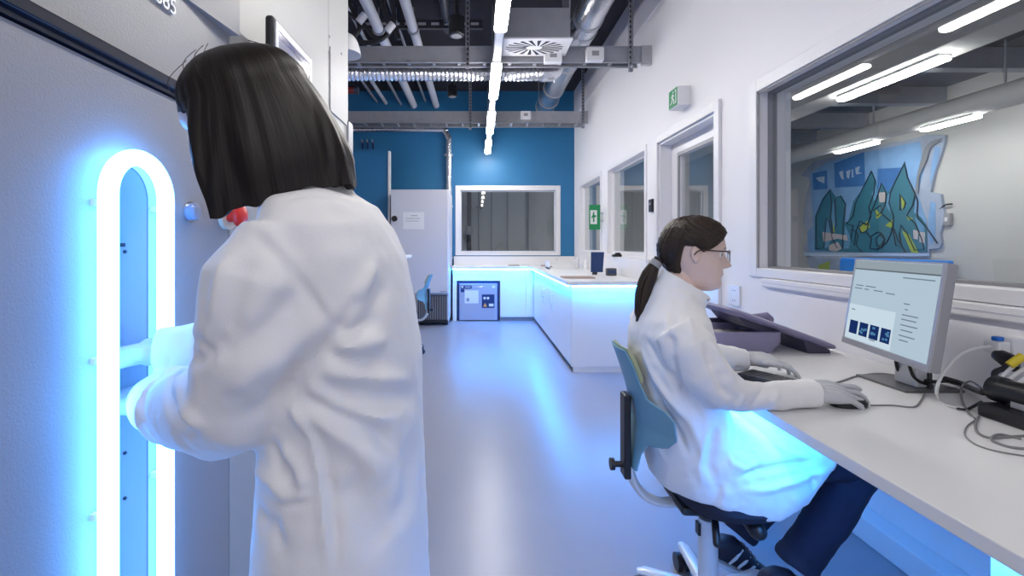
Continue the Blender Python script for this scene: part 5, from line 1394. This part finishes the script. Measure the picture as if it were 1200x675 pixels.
# bob hair
def bob():
    NA, NT = 300, 44
    rng = random.Random(11)
    lock = [rng.uniform(-1, 1) for _ in range(64)]
    def lk(a, q): 
        u = (a / (2 * math.pi) * q) % q; i = int(u); f = u - i; f = f * f * (3 - 2 * f)
        return lock[i % 64] * (1 - f) + lock[(i + 1) % int(q) % 64] * f
    outer, inner = [], []
    for t_i in range(NT):
        ro, ri = [], []
        for j in range(NA):
            a = 2 * math.pi * j / NA                 # 0 = face
            g = abs((a + math.pi) % (2 * math.pi) - math.pi)     # angle from the face
            hem = interp([0, 0.8, 1.15, 1.38, 1.55, 2.3, math.pi], [0.030, 0.022, 0.0, -0.08, -0.190, -0.196, -0.205], g)
            hem += 0.006 * lk(a, 46) + 0.004 * lk(a + 1, 23)
            t = t_i / (NT - 1)
            # crown dome then a hanging skirt
            ztop = 0.128
            z = ztop + (hem - ztop) * (1 - math.cos(min(t * 1.25, 1) * math.pi / 2) if False else t)
            zz = z
            dome = max(0.0, min(1.0, (ztop - zz) / 0.105)); rad = math.sqrt(max(0.0, 1 - (1 - dome) ** 2.0))
            ca, sa = math.cos(a), math.sin(a)
            bk = max(0.0, -ca)
            below = max(0.0, 0.02 - zz) / 0.19
            af = 0.106 + 0.034 * bk * bk
            # fullest at ear level, tucked in at the ends
            fl = 1.0 + (0.20 * math.sin(min(1.0, below) * math.pi * 0.62)) * (1 if ca < 0.2 else max(0.4, 1 - (ca - 0.2) * 1.2)) - 0.045 * max(0.0, t - 0.86) / 0.14
            bw = 0.102
            s_ = (0.0018 * lk(a, 61) + 0.0030 * lk(a + 2, 34) + 0.004 * lk(a + 0.5, 17)) * (0.2 + 0.8 * min(1, dome)) * (1 + 0.8 * below)
            s_ += 0.006 * lk(a + 3, 13) * below + 0.003 * math.sin(zz * 40 + 5 * lk(a, 21)) * lk(a + 1.7, 29) * below
            x = -0.006 + (af * rad * fl + s_) * ca + 0.075 * below ** 1.3 * (0.5 + 0.5 * ca) ** 0.7; y = (bw * rad * fl + s_) * sa
            ro.append(Mh @ Vector((x, y, zz)))
            k = 0.90 - 0.0 * t
            ri.append(Mh @ Vector((-0.006 + (x + 0.006) * k, y * k, min(zz, ztop - 0.010) if t < 0.97 else zz + 0.004)))
        outer.append(ro); inner.append(ri)
    mb = MB()
    mb.rings(outer + inner[::-1], cap=True)
    return mb
hair_o = bob().build('hair', m_hair, ps); grid_uv(hair_o, 300, 44)
mb = MB(); rng = random.Random(5)
for k in range(12):      # loose strands at the crown and front
    a = math.radians(rng.uniform(-80, 200)); p0 = Vector((-0.006 + 0.07 * math.cos(a), 0.06 * math.sin(a), 0.118))
    p1 = Vector((-0.006 + 0.112 * math.cos(a), 0.10 * math.sin(a), 0.075)); p2 = Vector((-0.006 + 0.113 * math.cos(a), 0.101 * math.sin(a), 0.05 + rng.uniform(-0.02, 0.02)))
    mb.tube(smooth_path([Mh @ p0, Mh @ (p1 + Vector((0, 0, rng.uniform(0, 0.006)))), Mh @ p2], 5), 0.0006, 5)
mb.build('loose_strands', m_hair, hair_o)

# ---------------------------------------------------------------- seated person
pq = root('person', (0.72, 1.58, 0), 'seated person with glasses and ponytail in a white lab coat at the desk', 'person')
Mq = Matrix.Translation((0.727, 1.575, 1.211)) @ Matrix.Rotation(math.radians(-13), 4, 'Z') @ Matrix.Rotation(math.radians(3), 4, 'Y')
mb = add_head(MB(), Mq, (0.655, 1.58, 1.04), (0.050, 0.056))
body = link_mesh('body', fuse_mesh(mb, 0.0028, 2), m_skin, pq)
head_extras(Mq, pq, body, m_hair2)
# hair pulled back
NA, NT = 160, 26; outer, inner = [], []
for i in range(NT):
    ro, ri = [], []
    for j in range(NA):
        a = 2 * math.pi * j / NA; g = abs((a + math.pi) % (2 * math.pi) - math.pi)
        hz = interp([0, 0.5, 0.9, 1.2, 1.42, 1.62, 1.95, 2.1, 2.4, math.pi], [0.062, 0.056, 0.036, 0.016, 0.006, 0.022, 0.024, -0.02, -0.075, -0.098], g)
        t = i / (NT - 1)
        z = 0.1115 + (hz - 0.1115) * t
        off = 0.013 + 0.012 * max(0, -math.cos(a)) * math.exp(-((z - 0.0) / 0.05) ** 2) + 0.004 * math.exp(-((z - 0.09) / 0.03) ** 2)
        # parting and combed-back grooves
        off += 0.0016 * math.sin(z * 420 + 3 * math.cos(a) * 9) * (1 if t < 0.95 else 0) + 0.001 * math.sin(z * 900 + 40 * g)
        edge_ = min(1.0, (1 - t) * 7)
        ro.append(Mq @ head_point(a, z, 0.001 + off * edge_ ** 0.5, face=False)); ri.append(Mq @ head_point(a, z, -0.006, face=False))
    outer.append(ro); inner.append(ri)
hq = MB().rings(outer + inner[::-1]).build('hair', m_hair2, pq); grid_uv(hq, NA, NT)
pt = [(0.612, 1.585, 1.19), (0.597, 1.585, 1.172), (0.582, 1.59, 1.14), (0.566, 1.59, 1.10), (0.554, 1.585, 1.05), (0.546, 1.58, 1.005), (0.540, 1.58, 0.985)]
mb = MB().tube(smooth_path(pt, 4), [interp([0, 3, 8, 14, 20, 24], [0.018, 0.016, 0.026, 0.027, 0.018, 0.004], k) for k in range(25)], 20)
rng = random.Random(2)
for k in range(18):
    o = Vector((rng.uniform(-0.016, 0.016), rng.uniform(-0.018, 0.018), 0))
    mb.tube(smooth_path([Vector(p) + o * s_ for p, s_ in zip(pt, (0.6, 0.6, 1.2, 1.4, 1.2, 0.8, 0.6))], 3), 0.004, 6)
mb.build('ponytail', m_hair2, hq)
MB().tube([(0.606, 1.585, 1.184), (0.594, 1.585, 1.168)], [0.020, 0.020], 18).build('hair_tie', m_mgrey, hq)
# glasses
gl = None
mb = MB()
for s_ in (1, -1):
    rim = []
    for k in range(28):
        a = 2 * math.pi * k / 28
        yy = s_ * 0.034 + 0.027 * math.copysign(abs(math.cos(a)) ** 0.7, math.cos(a)); zz = -0.003 + 0.019 * math.copysign(abs(math.sin(a)) ** 0.7, math.sin(a))
        rim.append(Mq @ Vector((0.104 - 0.18 * yy * yy / 0.06, yy, zz)))
    mb.tube(rim, 0.0007, 6, close=True)
    mb.tube([Mq @ Vector((0.090, s_ * 0.060, 0.012)), Mq @ Vector((0.096, s_ * 0.034, 0.0165)), Mq @ Vector((0.1035, s_ * 0.010, 0.013))], 0.0020, 8)
mb.tube([Mq @ Vector((0.104, 0.009, 0.006)), Mq @ Vector((0.107, 0, 0.009)), Mq @ Vector((0.104, -0.009, 0.006))], 0.0018, 8)
gl = mb.build('glasses', M('glasses_brown', (0.05, 0.025, 0.02), 0.3), pq)
for s_ in (1, -1):
    MB().tube(smooth_path([Mq @ Vector((0.090, s_ * 0.062, 0.012)), Mq @ Vector((0.05, s_ * 0.076, 0.012)), Mq @ Vector((0.0, s_ * 0.083, 0.012)), Mq @ Vector((-0.018, s_ * 0.083, -0.004))], 4), 0.0022, 8).build('temple', MATS['glasses_brown'], gl)
    pl = [Mq @ Vector((0.104 - 0.18 * (s_ * 0.034 + 0.025 * math.cos(a)) ** 2 / 0.06, s_ * 0.034 + 0.025 * math.cos(a), -0.003 + 0.018 * math.sin(a))) for a in [2 * math.pi * k / 20 for k in range(20)]]
    MB().prism(pl, Mq.to_3x3() @ Vector((0.001, 0, 0))).build('lens', glass_mat('lens_glass', (0.95, 0.96, 0.97), 1.0), gl, smooth=False)

# lab coat
mb = MB()
rows = [(0.462, 0.728, 0.138, 0.185), (0.50, 0.722, 0.142, 0.192), (0.55, 0.715, 0.142, 0.195), (0.63, 0.700, 0.140, 0.190), (0.75, 0.668, 0.130, 0.185), (0.87, 0.648, 0.126, 0.190), (0.95, 0.643, 0.120, 0.188),
        (1.000, 0.645, 0.108, 0.165), (1.032, 0.655, 0.094, 0.118), (1.058, 0.668, 0.084, 0.088), (1.085, 0.684, 0.078, 0.074), (1.108, 0.700, 0.076, 0.070)]
tilt = {1.032: 0.012, 1.058: 0.026, 1.085: 0.040, 1.108: 0.050}
mb.loft([((x, 1.58, z), (hx, 0, -tilt.get(z, 0)), (0, hy, 0)) for z, x, hx, hy in rows], 44, 2.2)
mb.tube([(0.600, 1.435, 0.985), (0.628, 1.408, 0.935), (0.665, 1.395, 0.865), (0.715, 1.390, 0.815), (0.785, 1.392, 0.792), (0.87, 1.404, 0.788), (0.96, 1.418, 0.790), (1.026, 1.428, 0.791)],
        [0.066, 0.078, 0.076, 0.068, 0.047, 0.041, 0.042, 0.042], 22)
mb.tube([(0.62, 1.725, 0.985), (0.66, 1.77, 0.90), (0.74, 1.81, 0.826), (0.86, 1.812, 0.813), (0.98, 1.802, 0.804), (1.030, 1.796, 0.800)], [0.066, 0.076, 0.070, 0.056, 0.047, 0.041], 20)
# lap: coat over the thighs
mb.loft([((0.66, 1.585, 0.555), (0, 0.195, 0), (0, 0, 0.085)), ((0.76, 1.585, 0.562), (0, 0.215, 0), (0, 0, 0.094)), ((0.88, 1.585, 0.572), (0, 0.215, 0), (0, 0, 0.096)), ((0.98, 1.585, 0.585), (0, 0.205, 0), (0, 0, 0.090)), ((1.065, 1.585, 0.600), (0, 0.195, 0), (0, 0, 0.072))], 40, 2.6)
# side of the coat hanging down past the seat
mb.loft([((0.72, 1.395, 0.52), (0.012, 0, 0.06), (0, 0.020, 0)), ((0.80, 1.385, 0.500), (0.012, 0, 0.075), (0, 0.020, 0)), ((0.90, 1.385, 0.495), (0.012, 0, 0.078), (0, 0.020, 0)), ((0.99, 1.392, 0.53), (0.012, 0, 0.06), (0, 0.018, 0)), ((1.05, 1.40, 0.58), (0.01, 0, 0.035), (0, 0.015, 0))], 20)
mb.loft([((0.72, 1.775, 0.52), (0.012, 0, 0.06), (0, 0.020, 0)), ((0.80, 1.785, 0.500), (0.012, 0, 0.075), (0, 0.020, 0)), ((0.90, 1.785, 0.495), (0.012, 0, 0.078), (0, 0.020, 0)), ((0.99, 1.778, 0.53), (0.012, 0, 0.06), (0, 0.018, 0))], 20)
cm = fuse_mesh(mb, 0.0055, 6)
hit = caster(cm); st = []
fold([(800, 352), (808, 375), (812, 400)], 0.010, 0.004)
fold([(792, 365), (786, 400), (790, 430), (800, 460), (822, 490)], 0.012, -0.009)      # sleeve against the back
fold([(780, 372), (776, 405), (782, 440), (796, 475)], 0.014, 0.005)
fold([(758, 398), (770, 420), (790, 440), (806, 462)], 0.011, -0.009)
fold([(752, 408), (764, 436), (780, 460), (800, 485)], 0.012, 0.006)
fold([(758, 440), (772, 470), (790, 500), (806, 530)], 0.012, -0.008)
fold([(770, 440), (790, 470), (812, 500), (822, 530)], 0.012, 0.006)
fold([(752, 470), (764, 505), (780, 540)], 0.012, 0.006)
fold([(822, 395), (836, 430), (846, 455), (868, 470)], 0.011, -0.007)
fold([(832, 400), (848, 428), (862, 448)], 0.010, 0.006)
fold([(848, 440), (866, 432), (880, 446), (866, 466)], 0.009, -0.006)
fold([(880, 446), (872, 462), (860, 478)], 0.009, 0.006)
fold([(896, 448), (888, 466), (876, 480)], 0.009, -0.006)
fold([(912, 458), (905, 470), (900, 482)], 0.008, 0.005)
fold([(845, 352), (858, 384), (868, 412)], 0.007, -0.006)                              # front opening
fold([(790, 342), (812, 350), (834, 362)], 0.008, 0.004)
fold([(840, 500), (836, 520), (832, 545), (838, 568)], 0.011, -0.008)
fold([(826, 505), (822, 530), (818, 555)], 0.011, 0.006)
fold([(856, 520), (872, 526), (886, 528), (890, 540), (876, 550), (858, 544), (852, 530)], 0.006, 0.005)   # pocket
fold([(860, 560), (890, 552), (925, 545), (955, 540)], 0.010, -0.007)
fold([(870, 575), (905, 572), (940, 560), (970, 552)], 0.011, 0.007)
fold([(905, 520), (925, 530), (945, 536)], 0.009, 0.005)
fold([(935, 545), (950, 556), (955, 572)], 0.010, -0.006)
folds(cm, st)
relax(cm, 2, 0.5)
wrinkle(cm, 0.0040, 15, (1, 1, 0.7), 21)
wrinkle(cm, 0.0016, 40, (1, 1, 0.9), 5)
coat2 = link_mesh('lab_coat', cm, m_coat, pq)
mb = MB()
for a, b in ((833, 346), (843, 349)):
    p = P(a, b, 1.50); mb.ell(p, 0.006, 0.004, 0.006, 12, 8)
seams(cm, [dense(q) for q in ([(856, 522), (872, 527), (887, 530)], [(887, 530), (889, 542), (876, 551), (860, 545), (852, 532), (856, 522)], [(846, 354), (856, 380), (866, 408)])], coat2)
# snap buttons on the collar
q = hit(832, 350)
mb = MB()
for a, b in ((829, 351), (837, 356)):
    h_ = hit(a, b)
    if h_: mb.ell(h_, 0.005, 0.004, 0.005, 12, 8)
if mb.v: each(mb, 'snap_button', m_mgrey, coat2)
# gloves
mb = hand_mb((1.035, 1.429, 0.792), (1.0, 0.04, -0.06), (0, -0.40, 1), 1, [(4, 10, 10), (10, 20, 14), (18, 24, 18), (26, 26, 20)], sc=1.03, spread=1.5)
link_mesh('glove', fuse_mesh(mb, 0.0022, 2), m_glove, pq)
mb = hand_mb((1.050, 1.794, 0.804), (0.93, -0.24, -0.03), (-0.1, -0.25, 1), -1, [(14, 22, 16), (20, 26, 18), (26, 30, 20), (32, 32, 22)], sc=0.92, spread=1.4, thumb=[(0.018, 0.026, 0.0), (0.042, 0.046, 0.008), (0.066, 0.052, 0.008), (0.086, 0.048, 0.002)])
link_mesh('glove', fuse_mesh(mb, 0.0022, 2), m_glove, pq)
# trousers: thighs under the coat, shins drawn back
mb = MB()
mb.loft([((0.745, 1.585, 0.475), (0.10, 0, 0), (0, 0.165, 0)), ((0.745, 1.585, 0.60), (0.09, 0, 0), (0, 0.15, 0))], 30)
NK, NA_ = (1.200, 1.505, 0.545), (1.030, 1.525, 0.20)
FK, FA_ = (1.195, 1.70, 0.535), (0.955, 1.72, 0.185)
mb.tube([(0.74, 1.49, 0.545), (0.95, 1.495, 0.555), NK, (1.205, 1.508, 0.50), (1.13, 1.515, 0.36), NA_], [0.080, 0.076, 0.066, 0.066, 0.064, 0.060], 22)
mb.tube([(0.74, 1.68, 0.545), (0.95, 1.69, 0.55), FK, (1.195, 1.70, 0.49), (1.09, 1.71, 0.35), FA_], [0.080, 0.076, 0.066, 0.064, 0.060, 0.056], 22)
mb.tube([Vector(NA_) + Vector((0.018, -0.001, 0.035)), Vector(NA_) + Vector((0.008, 0, 0.015)), NA_], [0.062, 0.068, 0.064], 20)
mb.tube([Vector(FA_) + Vector((0.02, -0.001, 0.03)), Vector(FA_) + Vector((0.008, 0, 0.012)), FA_], [0.058, 0.062, 0.060], 20)
tm = fuse_mesh(mb, 0.0055, 5)
wrinkle(tm, 0.0035, 18, (1, 1, 1.3), 4)
link_mesh('trousers', tm, m_jean, pq)
shoe(pq, (1.015, 1.525, 0.172), (0.80, 0, -0.42))
shoe(pq, (0.940, 1.72, 0.160), (0.80, 0, -0.38))
